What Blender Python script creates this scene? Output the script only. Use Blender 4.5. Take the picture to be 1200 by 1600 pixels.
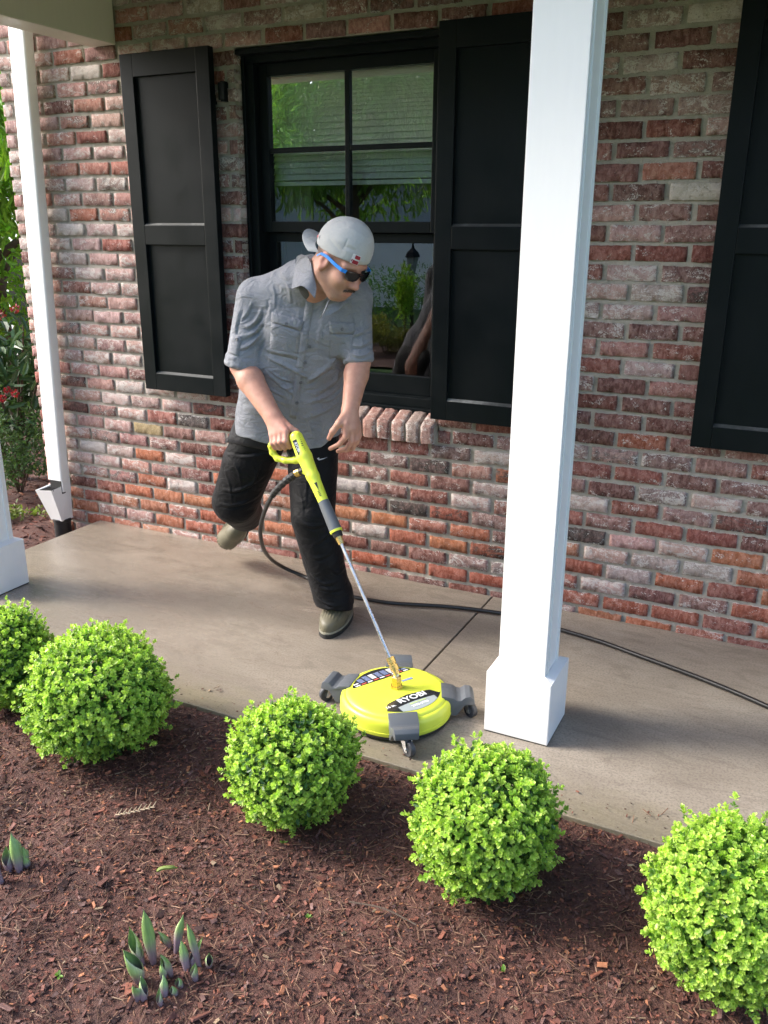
import bpy, bmesh, math, random
import numpy as np
from mathutils import Vector, Matrix, Quaternion

scene = bpy.context.scene
for _o in list(bpy.data.objects):
    bpy.data.objects.remove(_o)
col = scene.collection
PI = math.pi

# ------------------------------------------------------------------ camera
def cam_axes(yaw, pitch, roll):
    cy, sy, cp, sp = math.cos(yaw), math.sin(yaw), math.cos(pitch), math.sin(pitch)
    f = Vector((-sy*cp, cy*cp, -sp)); r = Vector((cy, sy, 0)); u = r.cross(f)
    cr, sr = math.cos(roll), math.sin(roll)
    return cr*r + sr*u, -sr*r + cr*u, f
CAM = Vector((2.1324, -3.3634, 1.5483)); FPX = 1341.6
cR, cU, cF = cam_axes(math.radians(26.32), math.radians(18.205), math.radians(0.317))
cam_d = bpy.data.cameras.new('camera'); cam = bpy.data.objects.new('camera', cam_d); col.objects.link(cam)
cam.matrix_world = Matrix(((cR.x, cU.x, -cF.x, CAM.x), (cR.y, cU.y, -cF.y, CAM.y), (cR.z, cU.z, -cF.z, CAM.z), (0, 0, 0, 1)))
cam_d.sensor_fit = 'VERTICAL'; cam_d.sensor_height = 24.0; cam_d.lens = 24.0*FPX/1600.0
cam_d.clip_start = 0.05; cam_d.clip_end = 500
scene.camera = cam
scene.render.resolution_x = 768; scene.render.resolution_y = 1024

# ------------------------------------------------------------------ light
SUN = Vector((-1.0, -0.34, 0.78)).normalized()            # towards the sun
world = bpy.data.worlds.new('World'); scene.world = world; world.use_nodes = True
wn = world.node_tree; wn.nodes.clear()
w_out = wn.nodes.new('ShaderNodeOutputWorld'); w_bg = wn.nodes.new('ShaderNodeBackground'); w_sky = wn.nodes.new('ShaderNodeTexSky')
w_sky.sky_type = 'NISHITA'; w_sky.sun_disc = False
w_sky.sun_elevation = math.asin(SUN.z); w_sky.sun_rotation = math.atan2(SUN.x, SUN.y)
w_sky.air_density = 0.7; w_sky.dust_density = 2.4; w_sky.ozone_density = 1.0
w_bg.inputs['Strength'].default_value = 0.15
wn.links.new(w_sky.outputs[0], w_bg.inputs[0]); wn.links.new(w_bg.outputs[0], w_out.inputs[0])
sun_d = bpy.data.lights.new('sun', 'SUN'); sun_d.energy = 1.0; sun_d.angle = math.radians(14.0); sun_d.color = (1.0, 0.955, 0.88)
sun = bpy.data.objects.new('sun', sun_d); col.objects.link(sun)
sun.rotation_euler = SUN.to_track_quat('Z', 'Y').to_euler()
vs = scene.view_settings; vs.view_transform = 'Standard'; vs.look = 'None'; vs.gamma = 1.0; vs.use_curve_mapping = False
vs.exposure = 2.15

# ------------------------------------------------------------------ helpers
def project(P):
    d = Vector(P) - CAM; z = d.dot(cF)
    if z < 0.05: return None
    return 600 + FPX*d.dot(cR)/z, 800 - FPX*d.dot(cU)/z
def ray(u, v):
    return cR*((u-600)/FPX) - cU*((v-800)/FPX) + cF
def at(u, v, x=None, y=None, z=None):
    d = ray(u, v)
    t = (x-CAM.x)/d.x if x is not None else (y-CAM.y)/d.y if y is not None else (z-CAM.z)/d.z
    return CAM + d*t

def link(o, parent=None, **props):
    col.objects.link(o)
    if parent is not None:
        o.parent = parent
        o.matrix_parent_inverse = Matrix.Identity(4)
    for k, v in props.items(): o[k] = v
    return o
def thing(name, label, cat, loc=(0, 0, 0), group=None):
    o = bpy.data.objects.new(name, None); o.location = loc; o.empty_display_size = 0.1
    link(o); o['label'] = label; o['category'] = cat
    if group: o['group'] = group
    return o
def part_empty(name, parent):
    o = bpy.data.objects.new(name, None); o.empty_display_size = 0.05
    return link(o, parent)

def np_mesh(name, V, faces, smooth=True, attrs=None):
    """V (n,3); faces: list of int arrays (m,3)/(m,4); attrs: {name: (n,3) or (n,)} point attributes"""
    V = np.asarray(V, np.float32)
    me = bpy.data.meshes.new(name)
    me.vertices.add(len(V)); me.vertices.foreach_set('co', V.ravel())
    faces = [np.asarray(f, np.int32) for f in faces if len(f)]
    loops = np.concatenate([f.ravel() for f in faces]); tot = np.concatenate([np.full(len(f), f.shape[1], np.int32) for f in faces])
    start = np.concatenate([[0], np.cumsum(tot)[:-1]]).astype(np.int32)
    me.loops.add(len(loops)); me.loops.foreach_set('vertex_index', loops)
    me.polygons.add(len(tot)); me.polygons.foreach_set('loop_start', start); me.polygons.foreach_set('loop_total', tot)
    me.polygons.foreach_set('use_smooth', np.full(len(tot), bool(smooth)))
    me.update(calc_edges=True); me.validate()
    for k, a in (attrs or {}).items():
        a = np.asarray(a, np.float32)
        if a.ndim == 1:
            at_ = me.attributes.new(k, 'FLOAT', 'POINT'); at_.data.foreach_set('value', a)
        else:
            c = np.ones((len(a), 4), np.float32); c[:, :3] = a
            at_ = me.attributes.new(k, 'FLOAT_COLOR', 'POINT'); at_.data.foreach_set('color', c.ravel())
    return me
def obj_from(me, name, mat, parent=None, **props):
    o = bpy.data.objects.new(name, me)
    if mat is not None: me.materials.append(mat)
    return link(o, parent, **props)

class MB:
    """collects simple shapes into ONE mesh"""
    def __init__(s): s.v = []; s.f = []
    def add(s, verts, faces):
        n = len(s.v); s.v += [tuple(v) for v in verts]; s.f += [tuple(i+n for i in f) for f in faces]
    def box(s, x0, x1, y0, y1, z0, z1, M=None):
        vs_ = [Vector((x, y, z)) for z in (z0, z1) for y in (y0, y1) for x in (x0, x1)]
        if M is not None: vs_ = [M @ v for v in vs_]
        s.add(vs_, [(0, 2, 3, 1), (4, 5, 7, 6), (0, 1, 5, 4), (2, 6, 7, 3), (0, 4, 6, 2), (1, 3, 7, 5)])
    def tube(s, pts, rad, n=10, cap=True):
        pts = [Vector(p) for p in pts]; m = len(pts)
        rad = rad if hasattr(rad, '__len__') else [rad]*m
        T = [(pts[min(i+1, m-1)] - pts[max(i-1, 0)]).normalized() for i in range(m)]
        a = T[0].orthogonal().normalized(); V = []; F = []
        for i in range(m):
            a = (a - T[i]*a.dot(T[i])).normalized(); b = T[i].cross(a)
            for k in range(n):
                t = 2*PI*k/n; V.append(pts[i] + (a*math.cos(t) + b*math.sin(t))*rad[i])
        for i in range(m-1):
            for k in range(n):
                k2 = (k+1) % n; F.append((i*n+k, i*n+k2, (i+1)*n+k2, (i+1)*n+k))
        if cap: F.append(tuple(range(n-1, -1, -1))); F.append(tuple((m-1)*n+k for k in range(n)))
        s.add(V, F)
    def lathe(s, prof, n=24, M=None):
        V = []; F = []; m = len(prof)
        for r, z in prof:
            for k in range(n):
                t = 2*PI*k/n; v = Vector((r*math.cos(t), r*math.sin(t), z)); V.append(M @ v if M is not None else v)
        for i in range(m-1):
            for k in range(n):
                k2 = (k+1) % n; F.append((i*n+k, i*n+k2, (i+1)*n+k2, (i+1)*n+k))
        F.append(tuple(range(n-1, -1, -1))); F.append(tuple((m-1)*n+k for k in range(n)))
        s.add(V, F)
    def prism(s, poly, M, d0, d1):
        """poly (a,b) outline extruded along local z from d0 to d1"""
        n = len(poly); V = [M @ Vector((a, b, d)) for d in (d0, d1) for a, b in poly]
        F = [tuple(range(n-1, -1, -1)), tuple(range(n, 2*n))] + [(i, (i+1) % n, n+(i+1) % n, n+i) for i in range(n)]
        s.add(V, F)
    def build(s, name, mat, parent=None, bevel=0, seg=2, smooth=False, **props):
        me = bpy.data.meshes.new(name); me.from_pydata(s.v, [], s.f); me.update()
        bm = bmesh.new(); bm.from_mesh(me); bmesh.ops.recalc_face_normals(bm, faces=bm.faces)
        if bevel:
            es = [e for e in bm.edges if len(e.link_faces) == 2 and e.calc_face_angle(0) > 0.5]
            bmesh.ops.bevel(bm, geom=es, offset=bevel, segments=seg, affect='EDGES', profile=0.6, clamp_overlap=True)
        bm.to_mesh(me); bm.free()
        for p_ in me.polygons: p_.use_smooth = smooth
        if smooth:
            try: me.set_sharp_from_angle(angle=math.radians(40))
            except Exception: pass
        return obj_from(me, name, mat, parent, **props)

def catmull(pts, n=8):
    P = [Vector(p) for p in pts]; P = [P[0]*2 - P[1]] + P + [P[-1]*2 - P[-2]]; out = []
    for i in range(1, len(P)-2):
        for k in range(n):
            t = k/n; a, b, c, d = P[i-1], P[i], P[i+1], P[i+2]
            out.append(0.5*((2*b) + (c-a)*t + (2*a-5*b+4*c-d)*t*t + (3*b-a-3*c+d)*t**3))
    out.append(P[-2]); return out

# ------------------------------------------------------------------ material helpers
class NT:
    def __init__(s, name):
        s.m = bpy.data.materials.new(name); s.m.use_nodes = True; s.t = s.m.node_tree; s.t.nodes.clear()
        s.out = s.n('ShaderNodeOutputMaterial'); s.b = s.n('ShaderNodeBsdfPrincipled'); s.l(s.b.outputs[0], s.out.inputs[0])
    def n(s, typ, **kw):
        nd = s.t.nodes.new(typ)
        for k, v in kw.items(): setattr(nd, k, v)
        return nd
    def l(s, a, b): s.t.links.new(a, b)
    def v(s, sock, val):
        if isinstance(val, bpy.types.NodeSocket): s.l(val, sock)
        else: sock.default_value = val
    def pos(s):
        return s.n('ShaderNodeNewGeometry').outputs['Position']
    def obj(s): return s.n('ShaderNodeTexCoord').outputs['Object']
    def noise(s, vec, scale, detail=4, rough=0.55, dist=0.0):
        nd = s.n('ShaderNodeTexNoise'); s.l(vec, nd.inputs['Vector'])
        nd.inputs['Scale'].default_value = scale; nd.inputs['Detail'].default_value = detail
        nd.inputs['Roughness'].default_value = rough; nd.inputs['Distortion'].default_value = dist
        return nd.outputs['Fac']
    def voro(s, vec, scale, feature='F1', out='Distance'):
        nd = s.n('ShaderNodeTexVoronoi', feature=feature); s.l(vec, nd.inputs['Vector']); nd.inputs['Scale'].default_value = scale
        return nd.outputs[out]
    def math(s, op, a, b=0.0, clamp=False):
        nd = s.n('ShaderNodeMath', operation=op); nd.use_clamp = clamp; s.v(nd.inputs[0], a); s.v(nd.inputs[1], b); return nd.outputs[0]
    def map(s, val, a, b, c=0.0, d=1.0, smooth=True):
        nd = s.n('ShaderNodeMapRange'); nd.interpolation_type = 'SMOOTHSTEP' if smooth else 'LINEAR'
        s.v(nd.inputs[0], val); s.v(nd.inputs[1], a); s.v(nd.inputs[2], b); s.v(nd.inputs[3], c); s.v(nd.inputs[4], d)
        return nd.outputs[0]
    def mix(s, f, a, b, mode='MIX'):
        nd = s.n('ShaderNodeMix', data_type='RGBA', blend_type=mode); s.v(nd.inputs[0], f)
        for i, c in ((6, a), (7, b)):
            if isinstance(c, tuple): c = (*c, 1.0)[:4]
            s.v(nd.inputs[i], c)
        return nd.outputs[2]
    def attr(s, name, out='Color'):
        nd = s.n('ShaderNodeAttribute', attribute_name=name); return nd.outputs[out]
    def scale(s, vec, sx, sy, sz):
        nd = s.n('ShaderNodeMapping'); s.l(vec, nd.inputs[0]); nd.inputs['Scale'].default_value = (sx, sy, sz); return nd.outputs[0]
    def bump(s, h, strength=0.3, dist=0.01, prev=None):
        nd = s.n('ShaderNodeBump'); nd.inputs['Strength'].default_value = strength; nd.inputs['Distance'].default_value = dist
        s.l(h, nd.inputs['Height'])
        if prev is not None: s.l(prev, nd.inputs['Normal'])
        return nd.outputs[0]
    def done(s, color=None, rough=None, normal=None, metal=None, spec=None, **kw):
        b = s.b.inputs
        if color is not None: s.v(b['Base Color'], (*color, 1.0) if isinstance(color, tuple) else color)
        if rough is not None: s.v(b['Roughness'], rough)
        if normal is not None: s.l(normal, b['Normal'])
        if metal is not None: s.v(b['Metallic'], metal)
        if spec is not None: s.v(b['Specular IOR Level'], spec)
        for k, v_ in kw.items(): s.v(b[k.replace('_', ' ')], v_)
        return s.m
def simple(name, c, rough=0.5, var=0.12, scale=30, bump=0.05, metal=0.0, bscale=None, **kw):
    t = NT(name); p_ = t.obj(); n1 = t.noise(p_, scale, 5)
    colr = t.mix(n1, tuple(x*(1-var) for x in c), tuple(min(1, x*(1+var)) for x in c))
    r = t.map(t.noise(p_, scale*2.3, 3), 0.3, 0.7, max(0.02, rough-0.08), min(1, rough+0.08))
    nb = t.bump(t.noise(p_, bscale or scale*8, 4), bump, 0.004)
    return t.done(colr, r, nb, metal, **kw)

# ---- implicit surfaces: fields of blended cones / ellipsoids turned into one skin (surface nets)
class Field:
    def __init__(s, lo, hi, h):
        s.lo = np.array(lo, np.float32); s.h = h
        s.n = np.ceil((np.array(hi) - s.lo)/h).astype(int) + 1
        s.D = np.full(s.n, 0.15, np.float32)
    def _sub(s, lo, hi, m):
        a = np.clip(np.floor((np.array(lo) - m - s.lo)/s.h).astype(int), 0, s.n-1)
        b = np.clip(np.ceil((np.array(hi) + m - s.lo)/s.h).astype(int) + 1, 1, s.n)
        sl = tuple(slice(i, j) for i, j in zip(a, b))
        ax = [(s.lo[i] + s.h*np.arange(a[i], b[i])).astype(np.float32) for i in range(3)]
        return sl, ax[0][:, None, None], ax[1][None, :, None], ax[2][None, None, :]
    def _op(s, sl, d, k, sub):
        D = s.D[sl]
        if sub: a, b, k = -D, d, k
        else: a, b = D, d
        if sub:   # smooth max(D,-d)
            h = np.clip(0.5 + 0.5*(d + D)/k, 0, 1); s.D[sl] = -d*(1-h) + D*h + k*h*(1-h)
        else:
            h = np.clip(0.5 + 0.5*(d - D)/k, 0, 1); s.D[sl] = d*(1-h) + D*h - k*h*(1-h)
    def cone(s, a, b, ra, rb, k=0.01, sub=False, flat=None):
        a = np.array(a, np.float32); b = np.array(b, np.float32); R = max(ra, rb)
        sl, X, Y, Z = s._sub(np.minimum(a, b) - R, np.maximum(a, b) + R, 0.03 + k)
        ba = b - a; L2 = float(ba @ ba) + 1e-12
        t = np.clip(((X-a[0])*ba[0] + (Y-a[1])*ba[1] + (Z-a[2])*ba[2])/L2, 0, 1)
        d = np.sqrt((X-a[0]-t*ba[0])**2 + (Y-a[1]-t*ba[1])**2 + (Z-a[2]-t*ba[2])**2) - (ra + (rb-ra)*t)
        s._op(sl, d, k, sub)
    def chain(s, pts, rads, k=0.01):
        for i in range(len(pts)-1): s.cone(pts[i], pts[i+1], rads[i], rads[i+1], k)
    def ell(s, c, r, R=None, k=0.01, sub=False):
        """ellipsoid; R columns = axes"""
        c = np.array(c, np.float32); m = max(r); sl, X, Y, Z = s._sub(c - m, c + m, 0.03 + k)
        R = np.eye(3) if R is None else np.array(R)
        x, y, z = X-c[0], Y-c[1], Z-c[2]
        q = [(x*R[0, i] + y*R[1, i] + z*R[2, i]) for i in range(3)]
        k0 = np.sqrt(sum((q[i]/r[i])**2 for i in range(3))); k1 = np.sqrt(sum((q[i]/r[i]**2)**2 for i in range(3))) + 1e-9
        s._op(sl, (k0*(k0-1)/k1).astype(np.float32), k, sub)
    def box(s, c, half, R=None, rad=0.005, k=0.005, sub=False):
        c = np.array(c, np.float32); m = float(np.linalg.norm(half)); sl, X, Y, Z = s._sub(c - m, c + m, 0.02 + k)
        R = np.eye(3) if R is None else np.array(R)
        x, y, z = X-c[0], Y-c[1], Z-c[2]
        q = [np.abs(x*R[0, i] + y*R[1, i] + z*R[2, i]) - (half[i]-rad) for i in range(3)]
        d = np.sqrt(sum(np.maximum(a, 0)**2 for a in q)) + np.minimum(np.maximum(np.maximum(q[0], q[1]), q[2]), 0) - rad
        s._op(sl, d.astype(np.float32), k, sub)
    def cut(s, fn, k=0.004):
        """keep where fn(X,Y,Z) < 0"""
        ax = [(s.lo[i] + s.h*np.arange(s.n[i])).astype(np.float32) for i in range(3)]
        d = fn(ax[0][:, None, None], ax[1][None, :, None], ax[2][None, None, :]).astype(np.float32)
        h = np.clip(0.5 + 0.5*(s.D - d)/k, 0, 1); s.D = (d*(1-h) + s.D*h + k*h*(1-h)).astype(np.float32)
    def mesh(s, relax=2):
        D = s.D; S = D < 0
        c = [S[i:S.shape[0]-1+i, j:S.shape[1]-1+j, k:S.shape[2]-1+k] for i in (0, 1) for j in (0, 1) for k in (0, 1)]
        anyv = c[0].copy(); allv = c[0].copy()
        for q in c[1:]: anyv |= q; allv &= q
        act = anyv & ~allv; shp = act.shape
        flat = np.flatnonzero(act); idx = np.stack(np.unravel_index(flat, shp), 1)
        off = np.array([(i, j, k) for i in (0, 1) for j in (0, 1) for k in (0, 1)])
        val = np.stack([D[idx[:, 0]+o[0], idx[:, 1]+o[1], idx[:, 2]+o[2]] for o in off], 1)
        acc = np.zeros((len(idx), 3)); cnt = np.zeros(len(idx))
        for a in range(8):
            for b in range(a+1, 8):
                if np.abs(off[a]-off[b]).sum() != 1: continue
                va, vb = val[:, a], val[:, b]; m = (va < 0) != (vb < 0)
                t = np.where(m, va/(va - vb + 1e-12), 0)
                acc += np.where(m[:, None], off[a] + t[:, None]*(off[b]-off[a]), 0); cnt += m
        V = (idx + acc/cnt[:, None])*s.h + s.lo
        F = []
        for ax_ in range(3):
            sl0 = [slice(None)]*3; sl1 = [slice(None)]*3; sl0[ax_] = slice(None, -1); sl1[ax_] = slice(1, None)
            A, B = S[tuple(sl0)], S[tuple(sl1)]; e = np.argwhere(A != B)
            u, w = (ax_+1) % 3, (ax_+2) % 3
            ok = (e[:, u] > 0) & (e[:, w] > 0) & (e[:, u] < shp[u]) & (e[:, w] < shp[w]); e = e[ok]
            ins = A[tuple(e.T)]
            q = []
            for du, dw in ((-1, -1), (0, -1), (0, 0), (-1, 0)):
                f = e.copy(); f[:, u] += du; f[:, w] += dw
                q.append(np.searchsorted(flat, np.ravel_multi_index(tuple(f.T), shp)))
            q = np.stack(q, 1); q[~ins] = q[~ins][:, ::-1]; F.append(q)
        F = np.concatenate(F)
        E_ = np.concatenate([F[:, [0, 1]], F[:, [1, 2]], F[:, [2, 3]], F[:, [3, 0]]])
        for _ in range(relax):
            sm = np.zeros_like(V); ct = np.zeros(len(V))
            for i in range(3):
                sm[:, i] = np.bincount(E_[:, 0], V[E_[:, 1], i], len(V)) + np.bincount(E_[:, 1], V[E_[:, 0], i], len(V))
            ct = np.bincount(E_[:, 0], minlength=len(V)) + np.bincount(E_[:, 1], minlength=len(V))
            V = V*0.5 + 0.5*sm/np.maximum(ct, 1)[:, None]
        return V, F
def vnormals(V, F):
    n = np.cross(V[F[:, 2]] - V[F[:, 0]], V[F[:, 3]] - V[F[:, 1]]); N = np.zeros_like(V)
    for i in range(4):
        for k in range(3): N[:, k] += np.bincount(F[:, i], n[:, k], len(V))
    return N/(np.linalg.norm(N, axis=1, keepdims=True) + 1e-12)
def stroke(V, N, pts, amp, w, taper=True, facing=None):
    """raise / press a fold along a polyline"""
    pts = np.array([tuple(p) for p in pts]); best = np.full(len(V), 9.0); tt = np.zeros(len(V)); m = len(pts)-1
    near = np.all((V > pts.min(0) - 4*w) & (V < pts.max(0) + 4*w), 1); I = np.flatnonzero(near)
    for i in range(m):
        a, b = pts[i], pts[i+1]; ba = b-a
        t = np.clip(((V[I]-a) @ ba)/(ba @ ba + 1e-12), 0, 1); d = np.linalg.norm(V[I] - a - t[:, None]*ba, axis=1)
        u = d < best[I]; best[I[u]] = d[u]; tt[I[u]] = (i + t[u])/m
    g = amp*np.exp(-(best/w)**2)*(np.sin(PI*np.clip(tt, 0.02, 0.98))**0.6 if taper else 1)
    return V + N*g[:, None]
# ------------------------------------------------------------------ materials of the setting
def mat_mulch(name, chips):
    t = NT(name); p_ = t.pos()
    n1 = t.noise(p_, 9, 5); n2 = t.noise(p_, 140, 4, 0.65); n3 = t.noise(p_, 45, 5, 0.7)
    if chips:
        c = t.mix(t.map(n2, 0.3, 0.7), t.mix(1.0, t.attr('tint'), (0.6, 0.57, 0.55), 'MULTIPLY'), t.attr('tint'))
    else:
        c = t.mix(n3, (0.05, 0.023, 0.017), (0.155, 0.07, 0.05))
        c = t.mix(t.map(n2, 0.5, 0.75), c, (0.11, 0.05, 0.036))
    c = t.mix(t.map(n1, 0.45, 0.7, 0, 0.35), c, (0.035, 0.017, 0.014))
    b_ = t.bump(t.math('ADD', n2, t.math('MULTIPLY', n3, 1.5)), 0.7 if not chips else 0.35, 0.012 if not chips else 0.003)
    return t.done(c, t.map(n3, 0.3, 0.7, 0.6, 0.9), b_, spec=0.35)
M_mulch = mat_mulch('mulch', False); M_chip = mat_mulch('mulch_chips', True)

def mat_lawn():
    t = NT('lawn'); p_ = t.pos(); n = t.noise(p_, 3, 5); n2 = t.noise(p_, 90, 4, 0.7)
    c = t.mix(n2, (0.03, 0.09, 0.015), (0.09, 0.20, 0.03)); c = t.mix(t.map(n, 0.4, 0.7, 0, 0.4), c, (0.10, 0.17, 0.04))
    return t.done(c, 0.9, t.bump(n2, 0.8, 0.03))
M_lawn = mat_lawn()

def mat_concrete():
    t = NT('wet_concrete'); p_ = t.pos()
    big = t.noise(t.scale(p_, 0.7, 1.6, 1), 1.5, 5, 0.55, 0.6); mid = t.noise(t.scale(p_, 1, 2.2, 1), 6, 5, 0.6, 0.8); fine = t.noise(p_, 260, 3, 0.7); grit = t.voro(p_, 420)
    c = t.mix(t.map(big, 0.35, 0.65), (0.190, 0.158, 0.118), (0.300, 0.258, 0.202))
    c = t.mix(t.map(mid, 0.42, 0.68, 0, 0.55), c, (0.205, 0.168, 0.130))
    c = t.mix(t.map(fine, 0.35, 0.75, 0.0, 0.5), c, (0.36, 0.325, 0.28))
    c = t.mix(t.map(grit, 0.12, 0.3, 0.40, 0.0), c, (0.115, 0.09, 0.07))
    sp1 = t.noise(p_, 130, 5, 0.75); sp2 = t.voro(p_, 150); st = t.noise(t.scale(p_, 1, 3.0, 1), 3.2, 6, 0.7, 1.5)
    c = t.mix(t.map(sp1, 0.47, 0.60, 0, 0.55), c, (0.115, 0.094, 0.07)); c = t.mix(t.map(sp2, 0.10, 0.24, 0.42, 0.0), c, (0.46, 0.41, 0.33))
    c = t.mix(t.map(st, 0.54, 0.62, 0, 0.38), c, (0.135, 0.112, 0.086)); c = t.mix(t.map(st, 0.36, 0.44, 0.22, 0.0), c, (0.36, 0.315, 0.26))
    # algae along the outer lip, scale marks
    sep = t.n('ShaderNodeSeparateXYZ'); t.l(p_, sep.inputs[0])
    lip = t.math('MULTIPLY', t.map(t.math('ADD', sep.outputs['Y'], t.math('MULTIPLY', mid, 0.35)), -1.16, -0.93, 1, 0), t.map(big, 0.3, 0.6, 0.25, 1))
    c = t.mix(t.math('MULTIPLY', lip, 0.6), c, (0.17, 0.145, 0.07))
    wet = t.map(t.math('ADD', t.math('MULTIPLY', sep.outputs['X'], -0.22), t.math('ADD', big, t.math('MULTIPLY', mid, 0.35))), 0.35, 0.95)
    r = t.map(wet, 0, 1, 0.50, 0.11, False)
    r = t.math('ADD', t.math('ADD', r, t.map(fine, 0.4, 0.7, -0.03, 0.10)), t.map(st, 0.4, 0.6, -0.06, 0.10))
    b_ = t.bump(t.math('ADD', t.math('ADD', fine, t.math('MULTIPLY', sp1, 1.2)), t.math('MULTIPLY', mid, 0.6)), 0.16, 0.004)
    return t.done(c, r, b_, spec=0.55)
M_conc = mat_concrete()

def mat_brick():
    t = NT('old_brick'); p_ = t.pos(); wv = t.attr('wear'); sw = t.n('ShaderNodeSeparateColor'); t.l(wv, sw.inputs[0])
    wear, burn, rim = sw.outputs[0], sw.outputs[1], sw.outputs[2]
    n1 = t.noise(t.scale(p_, 1.3, 1, 0.7), 46, 6, 0.72, 0.6); n2 = t.noise(t.scale(p_, 0.7, 1, 1.3), 24, 8, 0.78, 0.9); n3 = t.noise(p_, 190, 4, 0.75); n4 = t.noise(p_, 95, 5, 0.75)
    base = t.attr('tint')
    c = t.mix(t.map(n1, 0.36, 0.64), t.mix(1.0, base, (0.58, 0.53, 0.52), 'MULTIPLY'), t.mix(0.22, base, (0.48, 0.29, 0.24)))
    c = t.mix(t.map(n3, 0.52, 0.66, 0, 0.45), c, t.mix(1.0, base, (0.42, 0.38, 0.37), 'MULTIPLY')); c = t.mix(t.map(n4, 0.52, 0.66, 0, 0.4), c, t.mix(1.0, base, (1.35, 1.15, 1.1), 'MULTIPLY'))
    dk = t.map(t.math('ADD', n2, t.math('MULTIPLY', burn, 0.6)), 0.66, 0.86)
    c = t.mix(dk, c, (0.045, 0.037, 0.033))
    # old limewash and mortar smears: patchy, heavier on the arrises
    lw = t.math('ADD', t.math('ADD', t.math('MULTIPLY', t.map(n2, 0.36, 0.64), 0.5), t.math('MULTIPLY', t.map(n3, 0.36, 0.64), 0.26)), t.math('ADD', t.math('MULTIPLY', wear, 0.52), t.math('MULTIPLY', rim, 0.26)))
    m = t.map(lw, 0.64, 0.73)
    c = t.mix(t.math('MULTIPLY', m, 0.86), c, t.mix(n4, (0.47, 0.43, 0.38), (0.74, 0.72, 0.68)))
    haze = t.map(t.math('ADD', n1, wear), 0.45, 1.25, 0.0, 0.55)
    c = t.mix(haze, c, (0.47, 0.40, 0.37))
    pits = t.voro(p_, 95)
    h = t.math('ADD', t.math('MULTIPLY', n3, 0.7), t.math('ADD', t.math('MULTIPLY', n1, 0.8), t.math('MULTIPLY', t.map(pits, 0.05, 0.25), 0.6)))
    return t.done(c, t.map(n4, 0.3, 0.7, 0.75, 0.95), t.bump(h, 0.9, 0.006), spec=0.2)
M_brick = mat_brick()
def mat_mortar():
    t = NT('mortar'); p_ = t.pos(); n = t.noise(p_, 14, 5); n2 = t.noise(p_, 220, 4, 0.7); n3 = t.noise(p_, 60, 4)
    c = t.mix(n, (0.30, 0.272, 0.222), (0.45, 0.415, 0.355)); c = t.mix(t.map(n2, 0.5, 0.8, 0, 0.5), c, (0.55, 0.515, 0.45))
    return t.done(c, 0.95, t.bump(t.math('ADD', n2, t.math('MULTIPLY', n3, 2)), 0.8, 0.005), spec=0.15)
M_mortar = mat_mortar()

def mat_paint(name, c, rough, dust=0.0, dustc=(0.3, 0.3, 0.28), bumpk=0.12, streak=(1, 1, 0.12), var=(0.93, 1.05)):
    t = NT(name); p_ = t.pos(); n = t.noise(t.scale(p_, *streak), 60, 5, 0.6); n2 = t.noise(p_, 6, 5, 0.6); n3 = t.noise(p_, 300, 3)
    cc = t.mix(t.map(n, 0.3, 0.7), tuple(x*var[0] for x in c), tuple(min(1, x*var[1]) for x in c))
    cc = t.mix(t.map(n2, 0.45, 0.8, 0, dust), cc, dustc)
    r = t.map(n2, 0.3, 0.7, max(0.05, rough-0.07), rough+0.1)
    return t.done(cc, r, t.bump(t.math('ADD', n, t.math('MULTIPLY', n3, 0.4)), bumpk, 0.002))
M_white = mat_paint('white_paint', (0.80, 0.795, 0.77), 0.42, 0.04, (0.66, 0.64, 0.60), 0.02, (1, 1, 0.12), (0.985, 1.0))
M_cream = mat_paint('cream_paint', (0.70, 0.68, 0.58), 0.45, 0.06, (0.6, 0.57, 0.48), 0.02, (1, 1, 0.12), (0.98, 1.0))
M_black = mat_paint('black_paint', (0.0052, 0.0076, 0.0086), 0.38, 0.12, (0.011, 0.0125, 0.0135), 0.05)
M_black.node_tree.nodes['Principled BSDF'].inputs['Specular IOR Level'].default_value = 0.13
M_blackpl = simple('black_plastic', (0.012, 0.012, 0.013), 0.5, 0.2, 40, 0.08)
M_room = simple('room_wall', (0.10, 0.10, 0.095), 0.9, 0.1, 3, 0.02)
M_blind = simple('blind_slats', (0.74, 0.76, 0.72), 0.6, 0.05, 10, 0.02)
M_curtain = simple('curtain', (0.34, 0.33, 0.31), 0.9, 0.08, 20, 0.05)

def mat_glass():
    t = NT('window_glass'); t.t.nodes.remove(t.b)
    p_ = t.pos(); bp = t.bump(t.noise(p_, 1.6, 2, 0.4), 0.035, 0.02)
    fr = t.n('ShaderNodeFresnel'); fr.inputs[0].default_value = 1.75; t.l(bp, fr.inputs['Normal'])
    tr = t.n('ShaderNodeBsdfTransparent'); tr.inputs[0].default_value = (0.93, 0.96, 0.94, 1)
    gl = t.n('ShaderNodeBsdfGlossy'); gl.inputs['Roughness'].default_value = 0.0; t.l(bp, gl.inputs['Normal'])
    mx = t.n('ShaderNodeMixShader'); t.l(t.math('MULTIPLY', fr.outputs[0], 2.3, True), mx.inputs[0]); t.l(tr.outputs[0], mx.inputs[1]); t.l(gl.outputs[0], mx.inputs[2])
    t.l(mx.outputs[0], t.out.inputs[0]); return t.m
M_glass = mat_glass()

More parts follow.
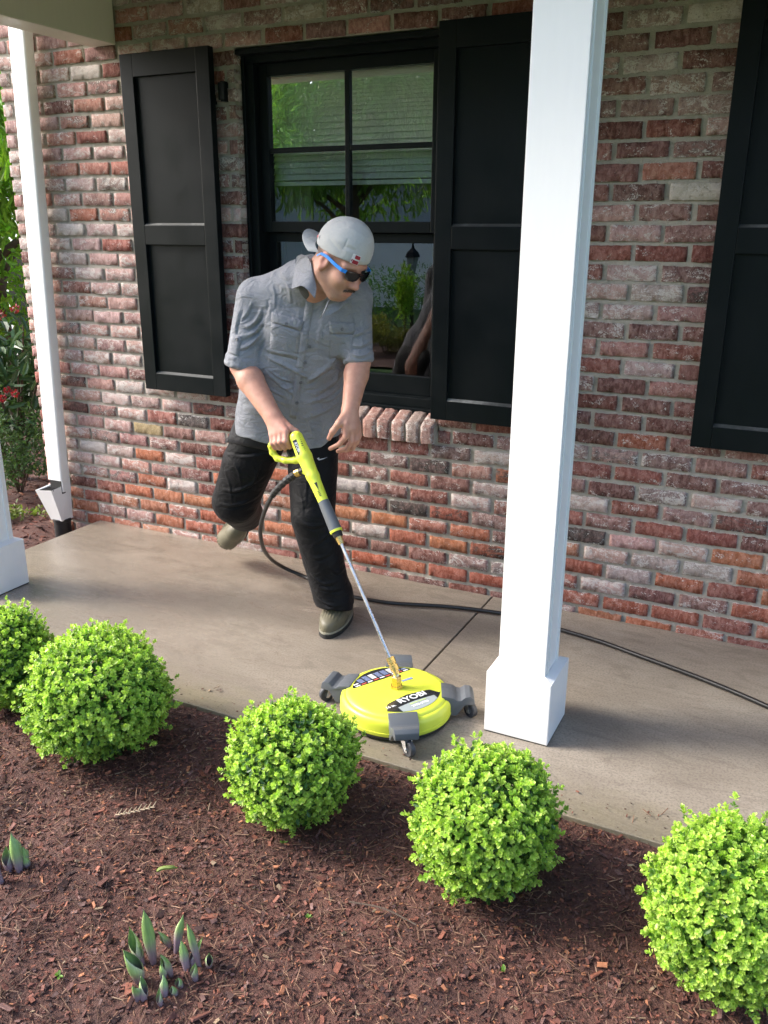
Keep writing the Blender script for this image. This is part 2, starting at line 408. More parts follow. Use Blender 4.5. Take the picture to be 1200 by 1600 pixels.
# ------------------------------------------------------------------ ground
rng = np.random.default_rng(7); random.seed(7)
def vnoise(x, y, sc, seed=0):
    r_ = np.random.default_rng(seed); out = 0
    for k in range(5):
        a = r_.uniform(0, 2*PI); f = sc*r_.uniform(0.6, 1.7); out = out + np.sin((x*math.cos(a) + y*math.sin(a))*f + r_.uniform(0, 9))
    return out/5
def mulch_h(x, y):
    base = -0.014 - 0.045*np.clip((-1.335-y)/0.30, 0, 1)**0.8
    return base + np.clip((-1.30-y)/0.25, 0.15, 1)*(0.016*vnoise(x, y, 9, 1) + 0.008*vnoise(x, y, 26, 2)) + 0.0035*vnoise(x, y, 70, 3)
g = MB(); g.box(-130, 130, -130, 130, -0.3, -0.16); g.build('ground', M_lawn, kind='structure')
def grid_sheet(name, xs, ys, hf, mat):
    X, Y = np.meshgrid(xs, ys, indexing='ij'); Z = hf(X, Y); n, m = X.shape
    V = np.stack([X.ravel(), Y.ravel(), Z.ravel()], 1); I = np.arange(n*m).reshape(n, m)
    F = np.stack([I[:-1, :-1].ravel(), I[1:, :-1].ravel(), I[1:, 1:].ravel(), I[:-1, 1:].ravel()], 1)
    return obj_from(np_mesh(name, V, [F]), name, mat, kind='structure')
xs = np.concatenate([np.linspace(-7, -0.9, 30, endpoint=False), np.arange(-0.9, 3.0, 0.013), np.linspace(3.0, 7, 20)])
ys = np.concatenate([np.linspace(-3.0, -2.75, 6, endpoint=False), np.arange(-2.75, -1.315, 0.013)])
def hf_front(x, y): return np.where(y < -2.95, -0.165, mulch_h(x, y))
grid_sheet('mulch_bed', xs, ys, hf_front, M_mulch)
grid_sheet('mulch_bed', np.linspace(-7, -1.285, 110), np.linspace(-1.31, 5.0, 120), lambda x, y: -0.10 + 0.02*vnoise(x, y, 9, 1) + 0.01*vnoise(x, y, 26, 2), M_mulch)

def chips(name, n, x0, x1, y0, y1, hf, smin, smax, label, seed):
    r_ = np.random.default_rng(seed)
    cx = r_.uniform(x0, x1, n); cy = r_.uniform(y0, y1, n); cz = hf(cx, cy)
    L = np.clip(smin*np.exp(r_.normal(0, 0.55, n)), smin*0.5, smax); W = L*r_.uniform(0.25, 0.6, n); T = np.clip(L*r_.uniform(0.10, 0.25, n), 0.0012, 0.005)
    sl = r_.random(n) < 0.13; L[sl] = r_.uniform(0.02, 0.05, sl.sum()); W[sl] = r_.uniform(0.0012, 0.0028, sl.sum()); T[sl] = 0.0014
    yaw = r_.uniform(0, 2*PI, n); pit = r_.normal(0, 0.28, n); rol = r_.normal(0, 0.3, n)
    base = np.array([(-1, -1, -1), (1, -1, -1), (1, 1, -1), (-1, 1, -1), (-1, -1, 1), (1, -1, 1), (1, 1, 1), (-1, 1, 1)], float)*0.5
    P = base[None]*np.stack([L, W, T], 1)[:, None, :]*r_.uniform(0.55, 1.15, (n, 8, 3))
    c, s = np.cos(rol), np.sin(rol); y, z = P[..., 1].copy(), P[..., 2].copy(); P[..., 1] = y*c[:, None]-z*s[:, None]; P[..., 2] = y*s[:, None]+z*c[:, None]
    c, s = np.cos(pit), np.sin(pit); x, z = P[..., 0].copy(), P[..., 2].copy(); P[..., 0] = x*c[:, None]+z*s[:, None]; P[..., 2] = -x*s[:, None]+z*c[:, None]
    c, s = np.cos(yaw), np.sin(yaw); x, y = P[..., 0].copy(), P[..., 1].copy(); P[..., 0] = x*c[:, None]-y*s[:, None]; P[..., 1] = x*s[:, None]+y*c[:, None]
    P += np.stack([cx, cy, cz + r_.uniform(0.0, 0.008, n)], 1)[:, None, :]
    F0 = np.array([(0, 3, 2, 1), (4, 5, 6, 7), (0, 1, 5, 4), (1, 2, 6, 5), (2, 3, 7, 6), (3, 0, 4, 7)])
    F = (F0[None] + 8*np.arange(n)[:, None, None]).reshape(-1, 4)
    pal = 1.75*np.array([(0.034, 0.016, 0.013), (0.068, 0.027, 0.020), (0.11, 0.043, 0.030), (0.15, 0.055, 0.034), (0.095, 0.052, 0.044), (0.24, 0.10, 0.05)])
    ci = r_.choice(len(pal), n, p=[.22, .27, .22, .12, .12, .05]); C = pal[ci]*r_.uniform(0.75, 1.3, (n, 1))
    C[sl] = np.array([(0.26, 0.15, 0.095)])*r_.uniform(0.5, 1.4, (sl.sum(), 1))
    lite = r_.random(n) < 0.02; C[lite] = np.array([(0.38, 0.27, 0.17)])*r_.uniform(0.6, 1.2, (lite.sum(), 1))
    me = np_mesh(name, P.reshape(-1, 3), [F], smooth=False, attrs={'tint': np.repeat(C, 8, 0)})
    o = obj_from(me, name, M_chip, kind='stuff'); o['label'] = label; o['category'] = 'mulch'
    return o
chips('mulch_chips', 62000, -0.85, 2.75, -2.75, -1.335, mulch_h, 0.0068, 0.026, 'reddish brown bark chips covering the bed in front of the porch', 3)
big_ = chips('mulch_chips', 650, -0.85, 2.75, -2.75, -1.35, lambda x, y: mulch_h(x, y) + .003, 0.017, 0.042, 'large faded bark chips scattered over the bed in front of the porch', 8)
chips('mulch_chips', 260, -0.6, 2.6, -1.335, -1.20, lambda x, y: np.where(np.random.default_rng(2).random(len(x)) < 2, 0.0008, 0), 0.005, 0.014, 'bark crumbs spilled on the slab edge', 9)
chips('mulch_chips', 6000, -3.6, -1.32, -1.3, 1.6, lambda x, y: -0.10 + 0.02*vnoise(x, y, 9, 1) + 0.01*vnoise(x, y, 26, 2), 0.018, 0.05, 'dark bark chips on the ground beside the downspout', 4)

# ------------------------------------------------------------------ porch slab: two pours with a joint
for x0, x1 in ((-1.30, 1.0055), (1.0125, 5.5)):
    s_ = MB(); s_.box(x0, x1, -1.335, 0.006, -0.14, 0.0); s_.build('porch_slab', M_conc, bevel=0.004, seg=3, kind='structure')
s_ = MB(); s_.box(-1.28, 5.4, -1.31, 0.0, -0.20, -0.022); s_.build('porch_slab_base', M_mulch, kind='structure')

# ------------------------------------------------------------------ the house wall, brick by brick
house = thing('brick_house', 'house front of old red and whitewashed bricks with black shuttered windows', 'house', (0, 0, 0))
PITCH, COURSE = 0.1989, 0.07
WX0, WX1 = -1.665, 3.6
OPEN = [(-0.255, 0.725), (2.345, 3.325)]; OZ0, OZ1 = 0.665, 2.275
wall = MB()
def mort(x0, x1, z0, z1): wall.box(x0, x1, 0.0075, 0.12, z0, z1)
mort(WX0+0.006, OPEN[0][0]-0.005, -0.4, 2.9)
mort(OPEN[0][1]+0.005, OPEN[1][0]-0.005, -0.4, 2.9); mort(OPEN[1][1]+0.005, WX1, -0.4, 2.9)
for a_, b_ in OPEN:
    mort(a_-0.005, b_+0.005, OZ1+0.005, 2.9); mort(a_-0.005, b_+0.005, -0.4, OZ0+0.05)
wall.box(WX0+0.0075, WX0+0.12, 0.12, 4.0, -0.4, 2.9)
wall_o = wall.build('wall', M_mortar, house)

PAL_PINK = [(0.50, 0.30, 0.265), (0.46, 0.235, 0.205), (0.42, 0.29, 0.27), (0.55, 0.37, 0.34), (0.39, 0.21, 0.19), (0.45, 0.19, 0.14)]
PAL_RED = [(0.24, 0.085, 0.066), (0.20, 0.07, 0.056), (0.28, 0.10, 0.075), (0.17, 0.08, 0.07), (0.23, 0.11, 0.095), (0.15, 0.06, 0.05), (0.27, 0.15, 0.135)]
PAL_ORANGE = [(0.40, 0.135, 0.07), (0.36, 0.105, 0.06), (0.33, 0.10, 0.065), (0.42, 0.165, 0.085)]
# bricks that stand out in the photograph: pixel -> tint, wear, burn
SPECIAL = [((1092, 300), (0.62, 0.63, 0.50), 0.55, 0), ((1117, 18), (0.55, 0.53, 0.42), 0.55, 0), ((1040, 458), (0.40, 0.33, 0.28), 0.42, 0), ((992, 440), (0.12, 0.06, 0.055), 0.12, .25),
    ((148, 697), (0.55, 0.54, 0.53), 0.62, 0), ((145, 111), (0.60, 0.56, 0.50), 0.55, 0), ((96, 113), (0.45, 0.25, 0.19), 0.45, 0), ((152, 338), (0.42, 0.16, 0.10), 0.1, .1), ((92, 338), (0.5, 0.47, 0.43), 0.5, 0),
    ((138, 362), (0.58, 0.54, 0.50), 0.5, 0), ((240, 670), (0.40, 0.33, 0.17), 0.0, 0), ((90, 325), (0.36, 0.17, 0.13), 0, 0), ((555, 755), (0.44, 0.43, 0.44), 0.5, 0), ((555, 800), (0.45, 0.19, 0.09), 0.0, 0), ((605, 812), (0.46, 0.18, 0.08), 0, 0),
    ((574, 830), (0.45, 0.37, 0.34), 0.4, 0), ((635, 832), (0.38, 0.12, 0.07), 0, 0), ((695, 850), (0.44, 0.17, 0.08), 0, 0), ((577, 875), (0.38, 0.10, 0.05), 0, 0), ((632, 885), (0.42, 0.15, 0.08), 0, 0), ((695, 895), (0.36, 0.11, 0.07), 0, 0), ((755, 905), (0.36, 0.10, 0.06), 0, 0),
    ((625, 792), (0.10, 0.07, 0.065), 0.05, .5), ((672, 725), (0.15, 0.10, 0.095), 0.1, .45), ((765, 712), (0.46, 0.36, 0.30), 0.5, 0), ((245, 825), (0.36, 0.12, 0.07), 0, .1), ((940, 865), (0.45, 0.24, 0.18), 0.45, 0), ((1065, 860), (0.47, 0.28, 0.22), 0.48, 0), ((1010, 685), (0.34, 0.105, 0.055), 0.1, 0),
    ((975, 948), (0.33, 0.10, 0.06), 0.05, 0), ((1055, 962), (0.34, 0.11, 0.07), 0.05, 0), ((980, 898), (0.40, 0.32, 0.31), 0.32, 0), ((1010, 876), (0.38, 0.27, 0.26), 0.3, 0), ((918, 838), (0.10, 0.065, 0.06), 0.1, .45), ((915, 782), (0.5, 0.38, 0.33), 0.5, 0),
    ((985, 350), (0.12, 0.10, 0.085), 0.1, .4), ((930, 350), (0.4, 0.36, 0.3), 0.4, .2), ((985, 145), (0.22, 0.09, 0.07), 0.2, 0), ((1075, 137), (0.27, 0.15, 0.11), 0.4, 0), ((1025, 62), (0.22, 0.11, 0.09), 0.1, 0), ((1025, 28), (0.30, 0.2, 0.17), 0.42, 0), ((300, 655), (0.10, 0.09, 0.085), 0.2, .5), ((200, 53), (0.34, 0.13, 0.075), 0, 0),
    ((1030, 880), (0.36, 0.29, 0.26), .4, .3), ((1105, 890), (0.35, 0.32, 0.28), .45, .35), ((240, 712), (0.43, 0.15, 0.07), 0, 0), ((265, 800), (0.40, 0.17, 0.1), 0, 0), ((290, 820), (0.40, 0.15, 0.08), 0, 0), ((450, 18), (0.42, 0.38, 0.28), .4, 0), ((322, 8), (0.40, 0.38, 0.28), .4, 0)]
spec_used = {}
def brick_geo(x0, x1, zc, hz, depth, r_, y_out=0.0):
    """irregular hand-made brick: front grid with worn arrises, sides running back"""
    nx = max(4, int(round((x1-x0)/0.014))+3); nz = 5
    ex, ez = 0.0024/(x1-x0), 0.0024/(2*hz)
    gx = np.concatenate([[0], np.linspace(ex, 1-ex, nx-2), [1]]); gz = np.array([0, ez, 0.5, 1-ez, 1]); U, W = np.meshgrid(gx, gz, indexing='ij')
    ed = np.minimum.reduce([U*(x1-x0), (1-U)*(x1-x0), W*2*hz, (1-W)*2*hz])
    bx = (U == 0) | (U == 1); bz = (W == 0) | (W == 1); bord = bx | bz
    X = x0 + U*(x1-x0); Z = zc - hz + W*2*hz
    sag = r_.normal(0, 0.0012); Z = Z + sag*(U-0.5)*2
    rag = np.abs(r_.normal(0, 0.0016, U.shape)); chipm = (r_.random(U.shape) < 0.13)*r_.uniform(0.002, 0.0085, U.shape)
    rag = rag + chipm
    X = X + np.where(U == 0, rag, 0) - np.where(U == 1, rag, 0); Z = Z + np.where(W == 0, rag, 0) - np.where(W == 1, rag, 0)
    cor = bx & bz; X = X + np.where(cor, np.where(U == 0, 0.004, -0.004), 0)
    Z = Z + np.where(cor, np.where(W == 0, 0.003, -0.003), 0)
    Y = y_out + r_.normal(0, 0.0009, U.shape) + np.where(bord, 0.0013 + 0.4*rag, 0) + (gx[:, None]-0.5)*r_.normal(0, 0.0018)
    V = np.stack([X, Y, Z], -1).reshape(-1, 3); I = np.arange(nx*nz).reshape(nx, nz)
    F = np.stack([I[:-1, :-1].ravel(), I[1:, :-1].ravel(), I[1:, 1:].ravel(), I[:-1, 1:].ravel()], 1)
    ring = np.concatenate([I[:, 0], I[-1, 1:], I[-2::-1, -1], I[0, -2:0:-1]]); B = V[ring].copy(); B[:, 1] = y_out + depth; nb = len(V)
    m = len(ring); J = np.arange(m)
    S = np.stack([ring[J], nb+J, nb+(J+1) % m, ring[(J+1) % m]], 1)
    V = np.concatenate([V, B]); rim = np.concatenate([bord.reshape(-1).astype(float), np.ones(m)])
    return V, np.concatenate([F, S]), rim
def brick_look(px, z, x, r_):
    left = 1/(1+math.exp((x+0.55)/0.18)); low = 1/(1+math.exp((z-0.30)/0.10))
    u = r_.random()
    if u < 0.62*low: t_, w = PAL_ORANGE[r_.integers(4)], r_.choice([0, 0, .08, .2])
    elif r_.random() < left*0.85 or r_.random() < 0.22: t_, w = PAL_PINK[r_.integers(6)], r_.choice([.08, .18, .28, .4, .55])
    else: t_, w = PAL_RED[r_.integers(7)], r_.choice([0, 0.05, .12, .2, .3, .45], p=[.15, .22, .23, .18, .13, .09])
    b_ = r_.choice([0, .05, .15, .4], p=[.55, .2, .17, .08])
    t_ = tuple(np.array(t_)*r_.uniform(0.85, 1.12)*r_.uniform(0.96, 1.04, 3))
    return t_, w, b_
bricks = []; rb = np.random.default_rng(21)
def row_segments(k):
    zc = (33-k)*COURSE; off = 0.497 + (0.5*PITCH if k % 2 else 0.0)
    n0 = math.floor((WX0-off)/PITCH)
    segs = []
    for i in range(n0, n0+40):
        a = off + i*PITCH; b = a + PITCH - 0.0125
        a = max(a, WX0); b = min(b, WX1)
        if b-a < 0.03: continue
        parts_ = [(a, b, 0.03)]
        if OZ0 < zc < OZ1:
            for o0, o1 in OPEN:
                new = []
                for (p0, p1, dp) in parts_:
                    if p1 <= o0 or p0 >= o1: 
                        new.append((p0, p1, 0.085 if (o0-p1 < 0.03 and o0-p1 >= 0) or (0 <= p0-o1 < 0.03) else dp)); continue
                    if p0 < o0: new.append((p0, o0, 0.085))
                    if p1 > o1: new.append((o1, p1, 0.085))
                parts_ = new
        for (p0, p1, dp) in parts_:
            if p1-p0 > 0.028: segs.append((p0, p1, zc, dp))
    return segs
for k in range(-6, 38):
    for (x0, x1, zc, dp) in row_segments(k):
        j = rb.normal(0, 0.0016, 2); hz = 0.0288 + rb.normal(0, 0.0009)
        x0 += abs(j[0]) if x0 > WX0 else -abs(j[0])*2; x1 -= abs(j[1])
        V, F, rim = brick_geo(x0, x1, zc + rb.normal(0, 0.001), hz, dp, rb, rb.normal(0.0, 0.0017))
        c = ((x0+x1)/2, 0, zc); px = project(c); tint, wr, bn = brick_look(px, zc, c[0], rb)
        if px:
            for s_i, (q, tt_, w_, b2) in enumerate(SPECIAL):
                if abs(q[0]-px[0]) < 0.5*FPX*(x1-x0)/3.6*0.9 and abs(q[1]-px[1]) < 12 and s_i not in spec_used:
                    spec_used[s_i] = 1; tint, wr, bn = tt_, w_, b2
        n = len(V); at_ = {'tint': np.tile(tint, (n, 1)), 'wear': np.stack([np.full(n, wr), np.full(n, bn), rim*rb.uniform(0.2, 1.0)], 1)}
        vis = 0
        if px and -20 < px[0] < 1220 and -12 < px[1] < 1010 and zc > -0.02:
            hid = (-0.82 < c[0] < -0.36 and 0.83 < zc < 2.25) or (0.80 < c[0] < 1.20 and 0.85 < zc < 2.2) or (c[0] > 1.86 and zc > 0.83)
            col_hid = 790 < px[0] + (px[1]-1000)*-0.05 < 872 and px[1] > 0
            vis = 0.0 if (hid or col_hid) else (x1-x0)*hz/((Vector(c)-CAM).length**2)
        bricks.append((vis, V, F, at_))
# the return of the wall round the corner (seen only from the side)
for k in range(-6, 38):
    for i in range(20):
        y0 = 0.105*(k % 2) + i*PITCH + (0.0 if k % 2 else 0.01)
        V, F, rim = brick_geo(y0, y0+PITCH-0.0125, (33-k)*COURSE, 0.0288, 0.03, rb, 0.0)
        V = np.stack([WX0 + V[:, 1] - 0.001, V[:, 0], V[:, 2]], 1); F = F[:, ::-1]
        if y0 < 0.09: continue
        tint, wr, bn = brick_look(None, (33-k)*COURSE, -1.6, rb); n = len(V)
        bricks.append((0, V, F, {'tint': np.tile(tint, (n, 1)), 'wear': np.stack([np.full(n, wr), np.full(n, bn), rim*0.5], 1)}))
def join_geo(lst):
    Vs, Fs, A = [], [], {}; n = 0
    for (_, V, F, a) in lst:
        Vs.append(V); Fs.append(F + n); n += len(V)
        for k_, v_ in a.items(): A.setdefault(k_, []).append(v_)
    return np.concatenate(Vs), np.concatenate(Fs), {k_: np.concatenate(v_) for k_, v_ in A.items()}
bricks.sort(key=lambda b: -b[0])
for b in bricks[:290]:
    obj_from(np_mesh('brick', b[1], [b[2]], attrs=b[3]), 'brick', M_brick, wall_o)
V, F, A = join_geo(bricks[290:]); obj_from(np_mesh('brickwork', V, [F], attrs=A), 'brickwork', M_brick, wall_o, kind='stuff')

# ------------------------------------------------------------------ windows with rowlock sills, and shutters
def window(ox0, ox1, main):
    w = part_empty('window', house); zt, zb = OZ1, 0.795
    fr = MB()                                   # casing round the sashes
    fr.box(ox0, ox0+0.052, 0.062, 0.17, zb, zt-0.05); fr.box(ox1-0.052, ox1, 0.062, 0.17, zb, zt-0.05)
    fr.box(ox0, ox1, 0.060, 0.17, zt-0.05, zt)
    fr.box(ox0-0.012, ox1+0.012, 0.012, 0.062, zt-0.022, zt-0.001)          # drip cap
    fr.box(ox0, ox0+0.016, 0.045, 0.062, zb, zt-0.024); fr.box(ox1-0.016, ox1, 0.045, 0.062, zb, zt-0.024)
    fr.box(ox0, ox1, 0.050, 0.17, zb-0.03, zb+0.004)
    fr.box(ox0+0.052, ox1-0.052, 0.075, 0.17, zb+0.004, zb+0.045)
    fr.build('frame', M_black, w, bevel=0.003)
    a, b = ox0+0.052, ox1-0.052; mid = 1.535; st = 0.046; cx = (a+b)/2
    up = MB(); y0, y1 = 0.098, 0.132; t0 = zt-0.05
    up.box(a, a+st, y0, y1, mid, t0); up.box(b-st, b, y0, y1, mid, t0); up.box(a+st, b-st, y0, y1, t0-0.05, t0); up.box(a+st, b-st, y0, y1, mid, mid+0.046)
    zm = 0.5*(mid+0.046+t0-0.05)
    up.box(cx-0.012, cx+0.012, y0+0.004, y1-0.006, mid+0.046, t0-0.05)
    up.box(a+st, cx-0.012, y0+0.0045, y1-0.0065, zm-0.0105, zm+0.0105); up.box(cx+0.012, b-st, y0+0.0045, y1-0.0065, zm-0.0105, zm+0.0105)
    up.build('upper_sash', M_black, w, bevel=0.003)
    lo = MB(); y0, y1 = 0.136, 0.168
    lo.box(a, a+st, y0, y1, zb+0.045, mid-0.002); lo.box(b-st, b, y0, y1, zb+0.045, mid-0.002); lo.box(a+st, b-st, y0, y1, zb+0.045, zb+0.13); lo.box(a+st, b-st, y0, y1, mid-0.042, mid-0.002)
    lo.build('lower_sash', M_black, w, bevel=0.003)
    for (x0, x1, z0, z1, y) in ((a+st-.004, cx-.008, zm+.007, t0-.046, .116), (cx+.008, b-st+.004, zm+.007, t0-.046, .116), (a+st-.004, cx-.008, mid+.042, zm-.007, .116), (cx+.008, b-st+.004, mid+.042, zm-.007, .116), (a+st-.004, b-st+.004, zb+.126, mid-.038, .152)):
        gmb = MB(); gmb.add([(x0, y, z0), (x1, y, z0), (x1, y, z1), (x0, y, z1)], [(0, 1, 2, 3)])
        gmb.build('pane', M_glass, w)
    bl = MB(); z = t0-0.03; i = 0
    while z > 1.755:
        bl.box(a+0.01, b-0.01, 0.176, 0.214, -0.0012, 0.0012, Matrix.Translation((0, 0, z)) @ Matrix.Translation((0, .195, 0)) @ Matrix.Rotation(1.05, 4, 'X') @ Matrix.Translation((0, -.195, 0)))
        z -= 0.016 if i < 10 else 0.026; i += 1
    bl.box(a+0.01, b-0.01, 0.18, 0.21, 1.735, 1.752); bl.box(a+0.01, b-0.01, 0.18, 0.22, t0-.02, t0+.02)
    bl.build('blind', M_blind, w)
    cu = MB(); n = 26
    for side, (c0, c1) in enumerate(((a-0.02, a+0.14), (b-0.12, b+0.02))):
        pts = [(c0+(c1-c0)*i/n, 0.30+0.022*math.sin(i*1.35)) for i in range(n+1)]
        vs_ = [(x, y, z) for z in (0.6, 2.4) for x, y in pts]; cu.add(vs_, [(i, i+1, n+2+i, n+1+i) for i in range(n)])
    cu.build('curtain', M_curtain, w, smooth=True)
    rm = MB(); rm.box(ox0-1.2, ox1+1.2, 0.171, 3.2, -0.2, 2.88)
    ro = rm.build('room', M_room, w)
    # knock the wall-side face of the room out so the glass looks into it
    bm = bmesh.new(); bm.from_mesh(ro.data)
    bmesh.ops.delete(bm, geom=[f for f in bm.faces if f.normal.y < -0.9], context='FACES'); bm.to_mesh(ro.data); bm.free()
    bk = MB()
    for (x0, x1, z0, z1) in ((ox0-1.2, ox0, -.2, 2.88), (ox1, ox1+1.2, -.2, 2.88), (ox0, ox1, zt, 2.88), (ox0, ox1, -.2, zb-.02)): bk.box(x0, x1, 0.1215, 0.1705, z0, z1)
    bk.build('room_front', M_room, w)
    # rowlock sill: bricks on edge, sloping out
    sill = part_empty('sill', house); nbk = int(round((ox1-ox0)/0.0705)); pw = (ox1-ox0)/nbk
    sm = MB(); sm.box(ox0+0.002, ox1-0.004, -0.022, 0.10, 0.669, 0.745); sm.build('mortar_bed', M_mortar, sill)
    for i in range(nbk):
        x0 = ox0 + i*pw + 0.005; x1 = x0 + pw - 0.011
        V, F, rim = brick_geo(0, 1, 0, 0.5, 0.1, rb); ni = 6; u = np.linspace(0, 1, 5); vv = np.linspace(0, 1, 7)
        # front face (5 x 5) and top face as one bent strip
        prof = [(-0.036, 0.668), (-0.040, 0.69), (-0.0405, 0.715), (-0.0395, 0.742), (-0.034, 0.752), (0.0, 0.766), (0.05, 0.788), (0.09, 0.800)]
        P = np.array([[(x0 + (x1-x0)*q + rb.normal(0, .0013) + (0.002 if q == 0 else -0.002 if q == 1 else 0)*(1 if j in (0, 4) else .4), py + rb.normal(0, .0015) + (0.0025 if q in (0, 1) else 0), pz + rb.normal(0, .0014) - (0.0018 if q in (0, 1) and j > 3 else 0)) for j, (py, pz) in enumerate(prof)] for q in u])
        nx, nz = P.shape[:2]; V = P.reshape(-1, 3); I = np.arange(nx*nz).reshape(nx, nz)
        F = np.stack([I[:-1, :-1].ravel(), I[1:, :-1].ravel(), I[1:, 1:].ravel(), I[:-1, 1:].ravel()], 1)
        Ls = V[I[0]].copy(); Rs = V[I[-1]].copy(); nb = len(V); m = nz
        Ls2 = np.array([(x0+.003, min(0.09, max(py, -.02)+.02), 0.668) for py, pz in prof]); Rs2 = Ls2 + [(x1-x0-.006, 0, 0)]
        V = np.concatenate([V, Ls2, Rs2]); J = np.arange(m-1)
        F = np.concatenate([F, np.stack([I[0][J], I[0][J+1], nb+J+1, nb+J], 1), np.stack([I[-1][J+1], I[-1][J], nb+m+J, nb+m+J+1], 1)])
        tint = np.array([(0.36, 0.25, 0.215), (0.38, 0.20, 0.16), (0.33, 0.265, 0.235), (0.30, 0.16, 0.135)][rb.integers(4)]); n = len(V)
        rimv = np.zeros(n); rimv[:nx*nz] = (np.tile([1, .2, 0, .2, 1], (nz, 1)).T).ravel()
        obj_from(np_mesh('brick', V, [F], attrs={'tint': np.tile(tint, (n, 1)), 'wear': np.stack([np.full(n, rb.uniform(.05, .32)), np.full(n, rb.choice([0, 0, .3])), rimv*.5], 1)}), 'brick', M_brick, sill)
for i, (a_, b_) in enumerate(OPEN): window(a_, b_, i == 0)

def shutter(x0, x1):
    s = part_empty('shutter', house); z0, z1 = 0.787, 2.283; yf, yb = -0.066, -0.030; sw = 0.072
    for (a, b) in ((x0, x0+sw), (x1-sw, x1)):
        m = MB(); m.box(a, b, yf, yb, z0, z1); m.build('stile', M_black, s, bevel=0.0025)
    for (a, b) in ((z0, z0+0.082), (1.475, 1.562), (z1-0.095, z1)):
        m = MB(); m.box(x0+sw, x1-sw, yf+0.0005, yb, a, b); m.build('rail', M_black, s, bevel=0.0025)
    for (a, b) in ((z0+0.082, 1.475), (1.562, z1-0.095)):
        m = MB(); m.box(x0+sw-0.002, x1-sw+0.002, yf+0.017, yb-0.004, a-0.002, b+0.002); m.build('panel', M_black, s)
        m = MB(); e = 0.012
        m.prism([(0, 0), (0.0165, 0), (0.0165, 0.010)], Matrix(((0, 0, 1, 0), (1, 0, 0, yf+0.0008), (0, 1, 0, a), (0, 0, 0, 1))), x0+sw, x1-sw)
        m.build('ledge', M_ledge, s)
    h = MB()
    for z in (z0+0.2, z1-0.2):
        for x in (x0+0.03, x1-0.03): h.box(x-0.012, x+0.012, yb, 0.004, z-0.02, z+0.02)
    h.build('bracket', M_black, s)
    return s
M_ledge = mat_paint('dusty_skylit_black_paint', (0.05, 0.055, 0.055), 0.5, 0.8, (0.42, 0.43, 0.42))  # pale colour holds both dust and the sky light the ledge catches
shutter(-0.831, -0.340); shutter(0.717, 1.207); shutter(1.770, 2.260)
hk = MB(); hk.box(-0.315, -0.295, -0.03, 0.006, 2.07, 2.15); hk.box(-0.322, -0.288, -0.036, -0.03, 2.075, 2.145); hk.build('shutter_catch', M_black, house, bevel=0.003)

# ------------------------------------------------------------------ porch columns and roof
def column(x0, y0, label):
    c = thing('porch_column', label, 'column', (x0+0.1055, y0+0.1055, 0), 'white porch columns')
    W = 0.1055; s = 0.0765
    m = MB(); m.box(-W, W, -W, W, 0.004, 0.216)
    m.build('base', M_white, c, bevel=0.0025)
    m = MB(); m.box(-W-0.0, W+0.0, -W, W, -0.002, 0.006); m.v = [(x*0.985, y*0.985, z) for x, y, z in m.v]; m.build('sealant_joint', M_blackpl, c)
    m = MB(); V = [(sx*W*0.985, sy*W*0.985, 0.2155) for sx, sy in ((-1, -1), (1, -1), (1, 1), (-1, 1))] + [(sx*(s+0.002), sy*(s+0.002), 0.226) for sx, sy in ((-1, -1), (1, -1), (1, 1), (-1, 1))]
    m.add(V, [(0, 1, 5, 4), (1, 2, 6, 5), (2, 3, 7, 6), (3, 0, 4, 7), (4, 5, 6, 7)]); m.build('base_cap', M_white, c)
    # boxed shaft of four boards, front and back boards lapping the sides
    for sy in (-1, 1):
        m = MB(); y = sorted((sy*s, sy*(s-0.018))); m.box(-s, s, y[0], y[1], 0.221, 2.336); m.build('board', M_white, c, bevel=0.0022)
    for sx in (-1, 1):
        m = MB(); x = sorted((sx*(s-0.0025), sx*(s-0.018))); m.box(x[0], x[1], -s+0.018, s-0.018, 0.221, 2.336); m.build('board', M_white, c, bevel=0.002)
        m = MB()
        for yy in (-s+0.020, s-0.026): 
            xx = sorted((sx*(s-0.003), sx*(s+0.0045))); m.box(xx[0], xx[1], yy, yy+0.006, 0.222, 2.336)
        m.build('corner_bead', M_white, c)
    return c
column(1.3468, -1.034, 'square white porch column standing beside the yellow surface cleaner')
column(-1.148, -1.034, 'square white porch column standing on the slab near the downspout')
roof = thing('porch_roof', 'cream painted porch roof carried on beams above the slab', 'roof', (0, 0, 2.336))
def rp(name, x0, x1, y0, y1, z0, z1, mat=None, bv=0.004):
    m = MB(); m.box(x0, x1, y0, y1, z0-2.336, z1-2.336); return m.build(name, mat or M_cream, roof, bevel=bv)
rp('beam', -1.043, -0.898, -0.858, -0.004, 2.337, 2.60)
rp('beam', -1.17, 5.6, -1.010, -0.860, 2.337, 2.60)
rp('ceiling', -0.897, 5.6, -0.859, -0.004, 2.585, 2.62)
rp('roof_deck', -1.30, 5.7, -1.42, 0.0, 2.625, 2.66); rp('fascia', -1.30, 5.7, -1.445, -1.421, 2.56, 2.70); rp('gable_trim', -1.325, -1.301, -1.445, 0.0, 2.56, 2.70)
m = MB(); m.add([(-1.35, -1.47, .365), (5.7, -1.47, .365), (5.7, 0.6, 1.0), (-1.35, .6, 1.0), (-1.35, -1.47, .39), (5.7, -1.47, .39), (5.7, .6, 1.03), (-1.35, .6, 1.03)], [(0, 3, 2, 1), (4, 5, 6, 7), (0, 1, 5, 4), (1, 2, 6, 5), (2, 3, 7, 6), (3, 0, 4, 7)])
m.build('roof_covering', simple('shingles', (0.06, 0.058, 0.055), 0.9, 0.3, 20, 0.4), roof)

